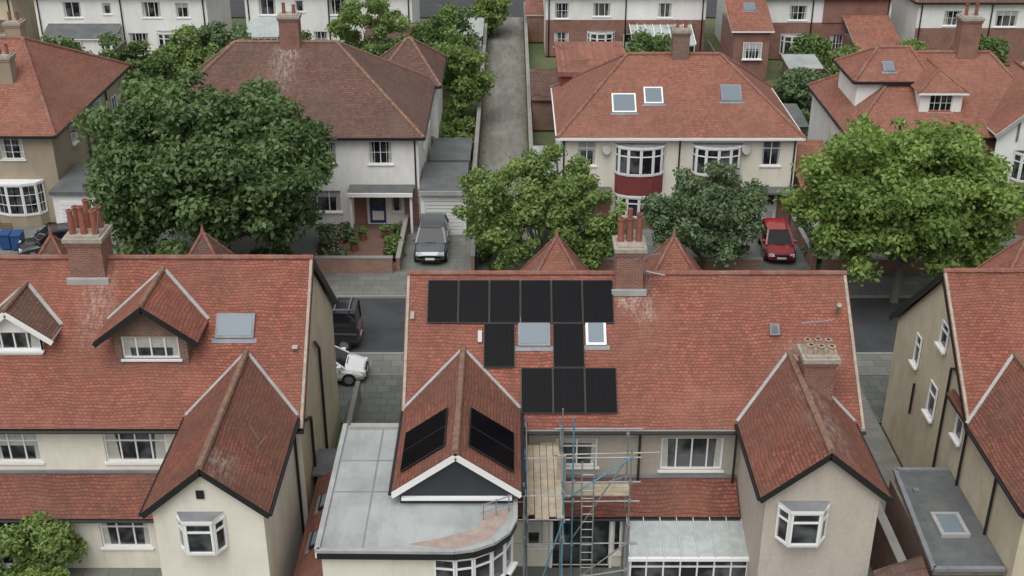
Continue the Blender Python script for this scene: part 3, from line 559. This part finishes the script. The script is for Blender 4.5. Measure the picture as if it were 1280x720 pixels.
# HOUSE D
H=Obj('pebbledash_house')
hiproof(H,-42,-27.1,67.9,83.5,5.7,9.6,-37,-31.2,'roof_tile_orange',rm='ridge_tile')
wall(H,-41.5,-27.5,0,5.6,68.3,[(-30.7,-29.3,4.1,5.4,dict(cols=2,bars=2)),(-35,-33,4.1,5.4,dict(cols=3,bars=2))],'pebbledash_tan')
bow(H,-30.0,68.28,3.0,.8,.8,2.7,n=5,top=0,zbase=0,bm='pebbledash_tan',bars=2,cap='upvc_white')
H['walls'].face([(-27.5,68.3,0),(-27.5,83.1,0),(-27.5,83.1,5.6),(-27.5,68.3,5.6)],'pebbledash_tan')
M0=H.M;H.M=T(-27.5,0,0,math.pi/2); win(H,71.3,72.3,4.0,5.2,-.02,cols=2,bars=1); win(H,76,77.4,3.9,5.2,-.02,cols=2,bars=1); win(H,79.5,80.6,1.5,4.5,-.02,cols=2,bars=2); H.M=M0
H['downpipes'].cyl((-27.4,74,0),(-27.4,74,5.6),.06,'fascia_black',6); H['downpipes'].cyl((-27.4,78.5,0),(-27.4,78.5,5.6),.06,'fascia_black',6)
chimney(H,-31.6,-30.7,71.9,72.8,7,9.4,2,1,m='pebbledash_tan',ph=.6); chimney(H,-33.2,-32.2,78,79,8,10,2,1,m='pebbledash_tan',ph=.6)
pd=frameM((0,67.9,5.7),(1,0,0),(0,7.8,3.9)); skylight(H,pd,-33.0,-32.2,5.8,6.8,'lead_pale'); skylight(H,pd,-33.8,-33.0,4.2,5.1,'lead_pale')
H.done()
H=Obj('garage'); H['walls'].box(-27.3,-23.7,66.4,71.2,0,2.6,'render_white'); H['roof'].box(-27.4,-23.6,66.2,71.3,2.6,2.82,'felt_dark'); 
for i in range(8): H['door'].box(-26.9,-24.4,66.34,66.39,.1+i*.26,.33+i*.26,'upvc_white')
H.done()
H=Obj('garage'); H['walls'].box(-26.9,-23.9,76.3,82,0,2.5,'render_white'); H['roof'].box(-27.0,-23.8,76.1,82.2,2.5,2.7,'felt_roof'); H['door'].box(-26.4,-24.8,76.22,76.29,0,2.1,'lead_pale'); H.done()
# HOUSE G
H=Obj('semi_detached_house')
hiproof(H,19.9,33,67.6,78.5,5.7,9.4,24.6,29.5,'roof_tile_orange',rm='ridge_tile')
wall(H,20.2,32.7,0,5.6,68.0,[(20.8,22.2,3.7,5.2,dict(cols=2,bars=1)),(24,26.5,3.7,5.2,dict(cols=3,bars=1)),(29,31,3.7,5.2,dict(cols=3))],'brick_red')
H['walls'].face([(20.2,68,0),(20.2,68,5.6),(20.2,78.2,5.6),(20.2,78.2,0)],'render_white')
ymG=lambda z:67.6+(z-5.7)/(3.7/5.45)
def hipdormer(H,xc,w,y,zb,zt,zr,ymf,rm):
    d=H['dormer_walls']; wall(H,xc-w/2,xc+w/2,zb,zt,y,[(xc-w*.28,xc+w*.28,zb+.35,zt-.15,dict(cols=2,bars=1,curt=False))],'render_white',part='dormer_walls')
    for s_ in (-1,1): x=xc+s_*w/2; d.face([(x,y,zb),(x,ymf(zt)+.3,zb),(x,ymf(zt)+.3,zt),(x,y,zt)],'render_white')
    o=.25; A=(xc-w/2-o,y-o,zt);B=(xc+w/2+o,y-o,zt);R=(xc,y+w*.45,zr);E=(xc,ymf(zr)+.2,zr);C=(xc+w/2+o,ymf(zt)+.1,zt);D=(xc-w/2-o,ymf(zt)+.1,zt)
    r=H['dormer_roof']; r.face([A,B,R],rm); r.face([B,C,E,R],rm); r.face([D,A,R,E],rm); ridge(H,A,R,r=.08);ridge(H,B,R,r=.08);ridge(H,R,E,r=.08)
    H['gutters'].beam((A[0],A[1],zt-.06),(B[0],B[1],zt-.06),.1,.1,'upvc_white')
hipdormer(H,25.6,2.5,69.2,6.4,8.0,9.1,ymG,'roof_tile_orange')
d=H['dormer_walls']; d.box(21.0,24.5,71.0,75.2,6.0,8.2,'render_white'); hiproof(H,20.7,25.5,70.7,75.5,8.2,9.7,22.6,24.6,'roof_tile_orange',rm='ridge_tile')
skylight(H,frameM((0,70.7,8.2),(1,0,0),(0,2.4,1.5)),22.6,23.3,.8,1.6,'lead_grey')
chimney(H,27.4,28.6,72.6,73.6,8.2,11.6,2,1,m='brick_red',ph=.6)
H.done()
H=Obj('gabled_house')
gableroof(H,33.05,46,67.6,73.5,79,5.7,10.0,5.7,'roof_tile_orange',verge='upvc_white')
wall(H,33.2,46,0,5.6,68.0,[],'render_white')
for s_ in (-1,1):
    pts=[(31.2,66.7,8.8),(31.2+s_*3.0,66.7,6.2),(31.2+s_*3.0,73,6.2),(31.2,73,8.8)]; H['roof'].slab(pts[::-1],.12,'roof_tile_orange','upvc_white'); H['bargeboards'].beam((31.2+s_*3.0,66.72,6.0),(31.2,66.72,8.62),.06,.24,'lead_pale')
ridge(H,(31.2,66.7,8.85),(31.2,73,8.85)); H['walls'].face([(28.4,67,0),(34,67,0),(34,67,6.2),(28.4,67,6.2)],'render_white'); H['walls'].face([(28.4,67,6.2),(34,67,6.2),(31.2,67,8.65)],'render_white')
win(H,30.2,31.2,6.0,7.0,66.95,cols=2,bars=1)
for x in (29.5,31.5,32.8): H['timbers'].box(x,x+.12,66.93,66.99,5.7,6.9,'timber_grey')
bow(H,31.2,66.98,3.2,.8,3.4,5.0,n=5,zbase=0,bm='brick_red',cap='fascia_black')
H.done()
# ================================================================== TOP ROW
def rearhouse(name,x0,x1,y,up,low,ops,zs=3.3,extra=None,rm='roof_tile_brown'):
    H=Obj(name); wall(H,x0,x1,zs,5.6,y,[o for o in ops if o[2]>=zs],up); wall(H,x0,x1,0,zs,y,[o for o in ops if o[2]<zs],low)
    H['walls'].face([(x0,y,0),(x0,y,5.6),(x0,y+9,5.6),(x0,y+9,0)],up); H['walls'].face([(x1,y,0),(x1,y+9,0),(x1,y+9,5.6),(x1,y,5.6)],up)
    hiproof(H,x0-.4,x1+.4,y-.4,y+9.4,5.6,9.3,x0+4.2,x1-4.2,rm)
    for x in (x0+.3,(x0+x1)/2,x1-.3): H['downpipes'].cyl((x,y-.08,0),(x,y-.08,5.6),.06,'fascia_black' if up!='brick_red' else 'trim_grey',6)
    if extra: extra(H)
    return H.done()
W2=lambda x,w,z,h,c=2,**k:(x,x+w,z,z+h,dict(cols=c,**k))
def ex1(H):
    H['leanto'].slab([(-41.5,104.5,2.2),(-35,104.5,2.2),(-35,106.9,3.0),(-41.5,106.9,3.0)],.1,'felt_dark','upvc_white'); H['leanto'].box(-41.3,-35.2,104.7,106.8,0,2.1,'render_white'); win(H,-40.5,-38,.8,2,104.62,cols=4,curt=False)
    bow(H,-30.8,106.98,2.2,.7,.6,2.2,n=5,zbase=0,bm='brick_red')
rearhouse('semi_detached_house',-42.5,-27.2,107,'render_white','render_white',[W2(-40,1.6,3.5,1.4),W2(-36.5,.8,3.8,1,1),W2(-33,1.7,3.5,1.4,3),W2(-30,1.2,3.5,1.3),W2(-34.5,1.8,.6,1.5,3,bars=1),W2(-29.2,1,.8,1.2)],extra=ex1)
def ex2(H):
    H['leanto'].slab([(-13,103.5,2.3),(-7,103.5,2.3),(-7,106.9,3.1),(-13,106.9,3.1)],.1,'roof_tile_old','upvc_white'); H['leanto'].box(-12.8,-7.2,103.7,106.8,0,2.2,'brick_red'); win(H,-12,-9,.8,2,103.62,cols=4,curt=False)
    H['leanto'].slab([(-23.6,104.8,2.4),(-20.6,104.8,2.4),(-20.6,107.9,3.2),(-23.6,107.9,3.2)],.1,'polycarbonate','upvc_white'); win(H,-23.5,-20.7,.3,2.2,104.95,cols=5,curt=False)
rearhouse('semi_detached_house',-24,-9.0,108,'render_white','render_white',[W2(-22.8,1.6,3.5,1.4),W2(-19.5,.8,3.8,1,1),W2(-16.5,1.7,3.5,1.4,3),W2(-13,1.2,3.5,1.3),W2(-18,1.3,.6,1.4,2,bars=1),W2(-15.5,1.5,.4,1.7,2)],extra=ex2)
def ex3(H):
    bow(H,8.0,106.98,2.4,.7,.5,2.2,n=5,zbase=0,bm='brick_red')
rearhouse('semi_detached_house',3.0,17.3,107,'render_white','brick_red',[W2(3.8,1.3,3.4,1.4,2,bars=1),W2(7.2,1.6,3.6,1.2,3),W2(13,1.3,3.5,1.3),W2(3.8,1.3,.9,1.3,2,bars=1),(10,11,.05,2.1,dict(door='upvc_white')),W2(12,2,.8,1.4,3)],extra=ex3)
def ex4(H):
    bow(H,25.2,105.98,2.4,.7,.5,2.2,n=5,zbase=0,bm='brick_red'); H['walls'].box(27.5,33.3,105.9,105.99,3.3,5.5,'brick_red')
rearhouse('semi_detached_house',19.6,33.5,106,'render_white','brick_red',[W2(24.5,1.6,3.5,1.3,2,bars=1),W2(21,1,3.4,1.3),W2(28.4,2.2,.6,1.6,4,bars=1),(31.5,32.4,.05,2,dict(door='fascia_black'))],extra=ex4)
rearhouse('semi_detached_house',35.2,48,104,'render_white','brick_red',[W2(37.5,1.6,3.5,1.3,2,bars=1),W2(42,2,3.4,1.4,3),W2(39,2.2,.2,2,3,bars=1)])
rearhouse('terraced_house',-60,-44.5,107,'render_yellow','brick_brown',[W2(-49,1.4,3.5,1.4),W2(-47,1.4,1,1.2)])
H=Obj('brick_outbuilding')
H['walls'].box(18.6,21.6,99.5,105.9,0,4.2,'brick_red'); H['roof'].slab([(18.3,99.2,4.2),(21.9,99.2,4.2),(21.9,105.9,6.4),(18.3,105.9,6.4)],.12,'roof_tile_orange','upvc_white'); win(H,19.4,21,1.8,3.2,99.44,cols=3,bars=1); skylight(H,frameM((0,99.2,4.2),(1,0,0),(0,6.7,2.2)),19.8,20.8,3.2,4.4); H.done()
H=Obj('brick_outbuilding')
H['walls'].box(29.5,33.0,100.5,105.85,0,2.4,'brick_red'); H['roof'].slab([(29.2,100.2,2.4),(33.3,100.2,2.4),(33.3,105.85,4.0),(29.2,105.85,4.0)],.12,'roof_tile_orange','upvc_white'); win(H,30.2,32,.8,2.0,100.44,cols=3,bars=1); H.done()
H=Obj('conservatory'); H['roof'].slab([(10.5,103,2.1),(16,103,2.1),(16,106.9,2.9),(10.5,106.9,2.9)],.06,'polycarbonate','upvc_white'); 
for i in range(9): H['roof'].beam((10.5+i*.6875,103,2.15),(10.5+i*.6875,106.9,2.95),.06,.06,'upvc_white')
win(H,10.6,15.9,.5,2.0,103.1,cols=8,curt=False); H['walls'].box(10.6,15.9,103.05,103.3,0,.48,'brick_red'); H.done()
for (x0,x1,y0,y1,h,wm,rm_) in ((-4.9,-2.7,104,110,2.4,'render_white','felt_roof'),(-4.9,-2.8,97,101,2.1,'timber_grey','felt_dark'),(1.4,4.0,112,120,2.5,'brick_red','roof_tile_orange'),(16,18,84,89,2.3,'brick_brown','felt_dark'),(-28,-24.5,100,104,2.3,'render_white','felt_dark'),(-44,-41,96,99,2.2,'timber_fence','felt_dark'),(29,33,88,91,2.3,'render_white','felt_dark'),(22.5,25,95,98,2.2,'timber_fence','felt_roof'),(-24.5,-22,88,91,2.2,'timber_grey','felt_dark'),(12,15,90,93,2.1,'timber_fence','felt_dark'),(18.0,20.5,80,84,2.3,'brick_brown','felt_dark')):
    H=Obj('garden_shed'); H['walls'].box(x0,x1,y0,y1,0,h,wm); H['roof'].slab([(x0-.15,y0-.15,h+.1),(x1+.15,y0-.15,h+.1),(x1+.15,y1+.15,h+.35),(x0-.15,y1+.15,h+.35)],.1,rm_,'trim_grey'); H['door'].box(x0+.3,x0+1.1,y0-.06,y0-.004,0,1.9,'timber_fence'); H['window'].box(x1-.9,x1-.25,y0-.05,y0-.004,1.1,1.8,'window_glass'); H.done()
def gwall(name,x0,x1,y0,y1,h,m,cop='kerb_stone'):
    b=MB(); b.box(x0,x1,y0,y1,-.1,h,m); b.box(x0-.03,x1+.03,y0-.03,y1+.03,h,h+.06,cop); return b.build(name)
gwall('brick_boundary_wall',-2.55,-2.33,72,121,1.7,'brick_brown'); gwall('brick_boundary_wall',1.18,1.4,76,121,1.7,'brick_brown')
gwall('garden_wall',-11.4,-6.7,60.95,61.2,.9,'brick_garden'); gwall('garden_wall',-40,-28.6,60.95,61.2,.8,'brick_garden'); gwall('garden_wall',-22.5,-11.8,60.95,61.2,.8,'brick_garden')
gwall('garden_wall',3,14.0,60.95,61.2,.8,'brick_garden'); gwall('garden_wall',17.4,40,60.95,61.2,.8,'brick_garden'); gwall('garden_wall',-6.5,-6.3,61.2,67.5,.8,'brick_garden'); gwall('garden_wall',-2.3,-2.1,61,67.5,1.0,'brick_garden'); gwall('garden_wall',16.9,17.1,61.2,67.3,.9,'brick_garden')
def fence(x0,y0,x1,y1,h=1.7):
    b=MB(); L=math.hypot(x1-x0,y1-y0); n=max(2,int(L/1.8))
    for i in range(n+1): t=i/n; x=x0+(x1-x0)*t;y=y0+(y1-y0)*t; b.box(x-.05,x+.05,y-.05,y+.05,-.1,h+.05,'timber_fence')
    b.beam((x0,y0,h/2-.03),(x1,y1,h/2-.03),.03,h-.06,'timber_fence'); b.beam((x0,y0,h),(x1,y1,h),.08,.05,'timber_grey'); b.build('garden_fence')
for a in ((-14,80,-14,106),(-22.4,79,-22.4,107),(-34.5,84,-34.5,106),(-27.2,84,-27.2,106),(10,78.5,10,103),(17.5,73,17.5,106),(25.8,79,25.8,105),(34,80,34,104),(-45,93,-22.5,93),(-22.3,94,-2.7,94),(1.6,94,17.4,94),(17.7,92,48,92)): fence(*a)
# ================================================================== foliage
def leaves(name,blobs,n,ls,mat,seed,parent=None,up=.35,base=0.5):
    rng=np.random.default_rng(seed); blobs=np.array(blobs,float)
    w=blobs[:,3]**2; w/=w.sum(); idx=rng.choice(len(blobs),n,p=w)
    d=rng.normal(size=(n,3)); d/=np.linalg.norm(d,axis=1)[:,None]
    flip=(d[:,2]<0)&(rng.random(n)<.45); d[flip,2]*=-1
    r=blobs[idx,3]*(rng.random(n)**.4)*rng.uniform(.8,1.3,n)
    c=blobs[idx,:3]+d*r[:,None]*np.array([1,1,.8])
    nrm=d*.6+rng.normal(size=(n,3))*.6+np.array([0,0,up]); nrm/=np.linalg.norm(nrm,axis=1)[:,None]
    t=np.cross(nrm,rng.normal(size=(n,3))); t/=np.linalg.norm(t,axis=1)[:,None]; bt=np.cross(nrm,t)
    s=ls*rng.uniform(.5,1.3,n)[:,None]; droop=nrm*s*.18
    V=np.stack([c-t*s-droop,c+bt*s*.55,c+t*s-droop,c-bt*s*.55],1).reshape(-1,3)
    me=bpy.data.meshes.new(name); me.vertices.add(4*n); me.vertices.foreach_set('co',V.ravel()); me.loops.add(4*n); me.polygons.add(n)
    me.loops.foreach_set('vertex_index',np.arange(4*n,dtype=np.int32)); me.polygons.foreach_set('loop_start',np.arange(0,4*n,4,dtype=np.int32)); me.polygons.foreach_set('loop_total',np.full(n,4,dtype=np.int32))
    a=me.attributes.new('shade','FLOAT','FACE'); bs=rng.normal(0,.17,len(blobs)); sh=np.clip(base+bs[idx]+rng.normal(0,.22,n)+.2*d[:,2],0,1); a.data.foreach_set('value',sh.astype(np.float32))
    me.materials.append(MATS[mat]); me.update(calc_edges=True); me.validate()
    o=bpy.data.objects.new(name,me); COL.objects.link(o)
    if parent: o.parent=parent
    return o
def crownblobs(c,r,nb,br,rng,irregular=.22,lobe=.13):
    out=[]
    lob=rng.normal(size=(9,3)); lob/=np.linalg.norm(lob,axis=1)[:,None]; la=rng.uniform(-lobe,lobe*.92,9)
    while len(out)<nb:
        d=rng.normal(size=3); d/=np.linalg.norm(d)
        if d[2]<-.75: continue
        k=rng.uniform(.3,1)**.45*(1+rng.normal()*irregular*.4)+float(np.sum(la*np.clip(lob@d-.5,0,1)*2))
        k=min(k,1.12)
        p=np.array(c)+d*np.array(r)*(k-.5*br/max(r))*.95
        out.append((*p,br*rng.uniform(.5,1.4)))
    return out
def tree(name,x,y,cz,r,n,ls,mat,seed,nb=70,br=1.2,trunk=.25,tm='bark',bias=(0,0),lobe=.13):
    rng=np.random.default_rng(seed); e=empty(name); c=(x+bias[0],y+bias[1],cz)
    B=crownblobs(c,r,nb,br,rng,lobe=lobe); leaves('foliage',B,n,ls,mat,seed+1,e)
    b=MB(); fork=max(1.2,cz-r[2]*.75); b.cyl((x,y,-.12),(x+.1,y,fork),trunk*1.25,tm,10,trunk*.85)
    for i in range(0,len(B),max(1,len(B)//16)):
        p=B[i]; mid=(x*.5+p[0]*.5+rng.normal()*.3,y*.5+p[1]*.5+rng.normal()*.3,fork+(p[2]-fork)*.55)
        b.cyl((x+.1,y,fork-.2),mid,trunk*.5,tm,6,trunk*.28); b.cyl(mid,p[:3],trunk*.28,tm,5,trunk*.08)
    b.build('trunk',e); return e
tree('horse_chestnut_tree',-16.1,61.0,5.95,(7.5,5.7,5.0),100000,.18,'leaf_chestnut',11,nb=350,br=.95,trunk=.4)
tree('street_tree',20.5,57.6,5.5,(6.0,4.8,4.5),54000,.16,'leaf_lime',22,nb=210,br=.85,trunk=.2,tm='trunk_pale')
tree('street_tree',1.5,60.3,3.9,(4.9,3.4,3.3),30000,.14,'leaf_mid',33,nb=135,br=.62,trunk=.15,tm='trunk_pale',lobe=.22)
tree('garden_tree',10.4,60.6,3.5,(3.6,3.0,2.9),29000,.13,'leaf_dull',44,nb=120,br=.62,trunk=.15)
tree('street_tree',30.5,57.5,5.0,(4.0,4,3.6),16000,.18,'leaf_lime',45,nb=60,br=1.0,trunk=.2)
BT=[(-3.9,88,3.6,(2.6,3.5,3.4),'leaf_mid'),(-8.5,90,3.6,(3.2,3.5,3.4),'leaf_hedge'),(-11.5,98,4.2,(4,3.5,4.0),'leaf_mid'),(-5.5,99,3.4,(3,3,3.2),'leaf_hedge'),(-17.5,97,2.6,(2.5,2.5,2.4),'leaf_dull'),
    (-29.5,90,3.2,(3.6,4,3.0),'leaf_hedge'),(-26,97,2.6,(3,3,2.5),'leaf_mid'),(-20,91,3.2,(2.3,2.3,3.0),'leaf_lime'),(-38,96,2.4,(3,3,2.2),'leaf_hedge'),
    (11.8,99,2.2,(2.6,2.4,2.1),'leaf_hedge'),(7.5,88,2.0,(2,2,1.8),'leaf_mid'),(22.5,91,1.8,(2,2,1.6),'leaf_dull'),(25.5,101,1.8,(2,2,1.7),'leaf_hedge'),(33.5,98,2.0,(2,2,1.9),'leaf_mid'),(38.5,97,2.3,(2.4,2,2.1),'leaf_hedge'),(-2.0,115,2.5,(1.8,3,2.3),'leaf_mid'),(-30.5,84.5,2.2,(2,2,2),'leaf_mid'),
    (-23.5,98,2.8,(2.6,2.4,2.6),'leaf_dull'),(27.8,97,1.7,(1.7,1.7,1.6),'leaf_mid')]
for i,(x,y,cz,r,m) in enumerate(BT): tree('garden_tree',x,y,cz,r,8500,.17,m,100+i,nb=60,br=.7,trunk=.14,lobe=.22)
def hedge(name,x0,x1,y0,y1,h,n,mat,seed,ls=.13,base=.5,br=.45):
    rng=np.random.default_rng(seed); k=max(14,int((x1-x0)*(y1-y0)*h*2.2)); B=[(rng.uniform(x0,x1),rng.uniform(y0,y1),rng.uniform(.1,1)*h*.85,br*rng.uniform(.6,1.2)) for _ in range(k)]
    return leaves(name,B,n,ls,mat,seed,base=base)
hs=[('hedge',-22,-12,61.4,62.2,1.2,6000),('hedge',-27.5,-23,83.5,86,1.8,4000),('hedge',-34,-28,94,96,2.0,5000),('hedge',-14,-9,80.5,84,2.4,6000),('hedge',-6.2,-2.8,79,85,2.2,7000),
    ('shrub',-11.2,-9.6,62,66.8,1.1,4000),('shrub',-7.0,-6.6,62,67,.8,1500),('shrub',3.2,6.5,62,66.5,1.0,4000),('hedge',17.2,17.9,61.5,66.8,1.4,2500),('hedge',-1.9,-.9,61.3,72,1.7,6000),('shrub',1.5,2.8,62,69,1.2,3500),
    ('hedge',18,24,85,87,1.5,3500),('hedge',5,9,97,99,1.2,2000),('shrub',-21,-15,84,88,1.5,4000),('hedge',-44,-36,86,90,2.2,6000),('shrub',26.5,33,82,86,1.5,4000),('hedge',35,46,86,90,1.8,5000),('shrub',-19,-13,100,104,1.2,3500),('hedge',-26.8,-22.7,94,99,1.6,3500)]
for i,(nm,a,b_,c_,d_,h,n) in enumerate(hs): hedge(nm,a,b_,c_,d_,h,n,['leaf_hedge','leaf_mid','leaf_dull'][i%3],300+i)
hedge('climbing_plant',-20.0,-15.9,34.0,35.1,2.9,14000,'leaf_mid',401,.1,br=.5); hedge('shrub',-18.2,-15.9,31.8,33.6,1.7,9000,'leaf_lime',402,.08,br=.4); hedge('shrub',-21,-18.2,31.5,33.2,1.4,6000,'leaf_hedge',403,.09)
rngp=np.random.default_rng(5)
b=MB()
for i in range(60):
    x,y=rngp.uniform(-11.2,-9.6),rngp.uniform(62,66.8); z=rngp.uniform(.5,1.3); b.box(x-.035,x+.035,y-.035,y+.035,z,z+.05,'petals')
b.build('flowers')
b=MB(); b.box(-15.4,-14.6,31.6,32.2,0,1.1,'bin_dark'); b.box(-15.45,-14.55,31.5,32.25,1.1,1.2,'bin_dark'); b.build('garden_storage_box')
for x,y in ((-8.9,65.6),(-7.6,65.9),(-7.2,64.2),(-9.2,64.0)):
    H=Obj('potted_plant'); H['pot'].cyl((x,y,0),(x,y,.4),.18,'chimney_pot',10,.25); e=H.done(); leaves('leaves',[(x,y,.6,.32)],260,.08,'leaf_mid',int(x*-10),e)
# ================================================================== vehicles
def car(name,x,y,rot,paint,kind='hatch'):
    H=Obj(name); H.M=T(x,y,0 if y>58.1 or y<51.7 else -.1,rot); b=H['body']
    if kind=='van': st=[(-2.45,.85,.4,1.0),(-2.35,.93,.3,1.1),(-1,.96,.28,1.15),(1.2,.96,.28,1.15),(1.9,.9,.28,1.0),(2.35,.8,.35,.8)]; gh=(-2.35,1.75,1.1,-2.3,1.1,2.05,.92,.82)
    elif kind=='suv': st=[(-2.15,.75,.5,.9),(-2.05,.86,.35,1.05),(-1.2,.92,.3,1.08),(.8,.92,.3,1.06),(1.5,.9,.3,1.0),(2.05,.82,.35,.85),(2.2,.7,.45,.7)]; gh=(-2.0,1.15,1.05,-1.75,.35,1.62,.85,.66)
    else: st=[(-1.95,.7,.45,.8),(-1.85,.8,.3,.92),(-1.2,.86,.25,.95),(.8,.86,.25,.92),(1.4,.84,.26,.86),(1.85,.76,.28,.72),(2.0,.62,.4,.58)]; gh=(-1.8,1.05,.92,-1.5,.2,1.45,.78,.6)
    rings=[]
    for (sx,hw,zb,zt) in st: rings.append([(sx,-hw*.9,zb),(sx,-hw,zb+.18),(sx,-hw,zt-.2),(sx,-hw*.9,zt-.05),(sx,-hw*.6,zt),(sx,hw*.6,zt),(sx,hw*.9,zt-.05),(sx,hw,zt-.2),(sx,hw,zb+.18),(sx,hw*.9,zb)])
    for i in range(len(rings)-1):
        for j in range(10): k_=(j+1)%10; b.face([rings[i][j],rings[i][k_],rings[i+1][k_],rings[i+1][j]],paint)
    b.face(rings[0],paint); b.face(rings[-1][::-1],paint)
    a0,a1,zb,t0,t1,zt,hb,ht=gh; xm=(t0+t1)/2
    B=[(a0,-hb,zb-.04),(a1,-hb,zb-.04),(a1,hb,zb-.04),(a0,hb,zb-.04)]; Tt=[(t0,-ht,zt),(t1,-ht,zt),(t1,ht,zt),(t0,ht,zt)]
    for i in range(4): j=(i+1)%4; b.face([B[i],B[j],Tt[j],Tt[i]],'car_glass' if not(kind=='van' and i in(0,2)) else paint)
    rt=[(t0-.05,-ht*.95,zt+.01),(t1-.05,-ht*.95,zt+.01),(t1+.02,-ht*.7,zt+.05),(t1+.02,ht*.7,zt+.05),(t1-.05,ht*.95,zt+.01),(t0-.05,ht*.95,zt+.01),(t0,ht*.7,zt+.05),(t0,-ht*.7,zt+.05)]
    b.slab(rt,.05,paint)
    for i in range(4): b.beam(B[i],Tt[i],.09,.09,paint)
    for s_ in (-1,1): b.beam((xm,s_*hb*1.0,zb),(xm,s_*ht*1.01,zt),.08,.05,paint); b.beam((t0,s_*ht,zt),(t1,s_*ht,zt),.07,.07,paint); b.box(a1-.35,a1-.15,min(s_*hb,s_*(hb+.22)),max(s_*hb,s_*(hb+.22)),zb,zb+.14,paint)
    fx=st[-1][0]; rx=st[0][0]; wr=.33 if kind!='van' else .36
    for wx in (rx+.75,fx-.78):
        for s_ in (-1,1):
            hw=st[2][1]; H['wheels'].cyl((wx,s_*(hw-.2),wr),(wx,s_*(hw+.02),wr),wr,'tyre',18); H['wheels'].cyl((wx,s_*(hw+.02),wr),(wx,s_*(hw+.03),wr),wr*.62,'alloy',12)
    l=H['lights']; zf=st[-2][3]; hw=st[-2][1]
    for s_ in (-1,1):
        l.box(fx-.24,fx-.06,min(s_*.45,s_*(hw-.03)),max(s_*.45,s_*(hw-.03)),zf-.2,zf-.04,'lamp_clear'); l.box(rx-.02,rx+.12,min(s_*.5,s_*.74),max(s_*.5,s_*.74),st[1][3]-.28,st[1][3]-.1,'lamp_red')
    l.box(fx-.06,fx+.02,-.26,.26,.42,.54,'plate'); l.box(fx-.1,fx+.01,-.4,.4,.56,.66,'fascia_black'); l.box(rx-.02,rx+.02,-.26,.26,.5,.62,'plate'); l.box(fx-.12,fx+.01,-.55,.55,.3,.38,'fascia_black')
    b.beam((a1+.05,-.3,zb+.02),(a1+.05,.3,zb+.02),.03,.02,'fascia_black')
    if kind=='van':
        for s_ in (-.7,.7): H['roof_rack'].beam((-2.1,s_,2.2),(1.0,s_,2.2),.05,.05,'galvanised')
        for i in range(5): H['roof_rack'].beam((-2.0+i*.7,-.75,2.22),(-2.0+i*.7,.75,2.22),.05,.04,'galvanised')
    return H.done()
car('parked_car',-4.65,64.0,-math.pi/2,'paint_grey','suv'); car('parked_car',15.4,63.9,-math.pi/2-.05,'paint_red')
car('parked_car',-26.6,63.9,math.radians(-160),'paint_black'); car('parked_van',-10.0,53.0,math.pi,'paint_black','van'); car('parked_car',-8.85,49.4,0,'paint_white')
def bin_(x,y,m):
    H=Obj('wheelie_bin'); H['body'].slab([(x-.29,y-.35,.95),(x+.29,y-.35,.95),(x+.29,y+.35,.95),(x-.29,y+.35,.95)],.85,m); H['lid'].slab([(x-.31,y-.4,.99),(x+.31,y-.4,.99),(x+.31,y+.38,1.07),(x-.31,y+.38,1.07)],.05,m); H['wheels'].cyl((x-.3,y+.3,.1),(x+.3,y+.3,.1),.1,'tyre',8); H.done()
bin_(-28.9,64.3,'bin_blue'); bin_(-29.6,64.4,'bin_blue'); bin_(13.3,66.9,'bin_dark'); bin_(14.2,66.8,'bin_blue')
H=Obj('park_bench'); 
for i in range(3): H['seat'].box(-31,-29.8,65.5+i*.14,65.6+i*.14,.42,.46,'timber_fence')
for i in range(3): H['backrest'].box(-31,-29.8,65.95,66.0,.55+i*.14,.65+i*.14,'timber_fence')
for x in (-30.95,-29.9):
    for y in (65.5,65.9): H['legs'].box(x,x+.06,y,y+.06,0,.42,'timber_fence')
H.done()
# ================================================================== light, sky, camera
w=bpy.data.worlds.new('World'); SC.world=w; w.use_nodes=True; nt=w.node_tree; bg=nt.nodes['Background']
sky=nt.nodes.new('ShaderNodeTexSky'); sky.sky_type='NISHITA'; sky.sun_disc=False; el,az=math.radians(62),math.radians(200)
sky.sun_elevation=el; sky.sun_rotation=az; sky.air_density=1.0; sky.dust_density=4.0; sky.ozone_density=1.0
hsv=nt.nodes.new('ShaderNodeHueSaturation'); hsv.inputs['Saturation'].default_value=.2; nt.links.new(sky.outputs[0],hsv.inputs['Color']); nt.links.new(hsv.outputs[0],bg.inputs['Color']); bg.inputs['Strength'].default_value=.15
sd=bpy.data.lights.new('sun','SUN'); sd.energy=1.5; sd.angle=math.radians(60); sd.color=(1,.99,.96); so=bpy.data.objects.new('sun',sd); COL.objects.link(so)
dirv=Vector((math.sin(az)*math.cos(el),math.cos(az)*math.cos(el),math.sin(el))); so.rotation_euler=dirv.to_track_quat('Z','Y').to_euler(); so.location=(0,0,60)
cd=bpy.data.cameras.new('camera'); cam=bpy.data.objects.new('camera',cd); COL.objects.link(cam); SC.camera=cam
cd.sensor_width=36; cd.lens=36*1500/1280; cd.clip_end=3000; cam.location=(0,0,28.8); cam.rotation_euler=(math.radians(90-26),0,0)
SC.view_settings.view_transform='Standard'; SC.view_settings.look='None'; SC.view_settings.exposure=0
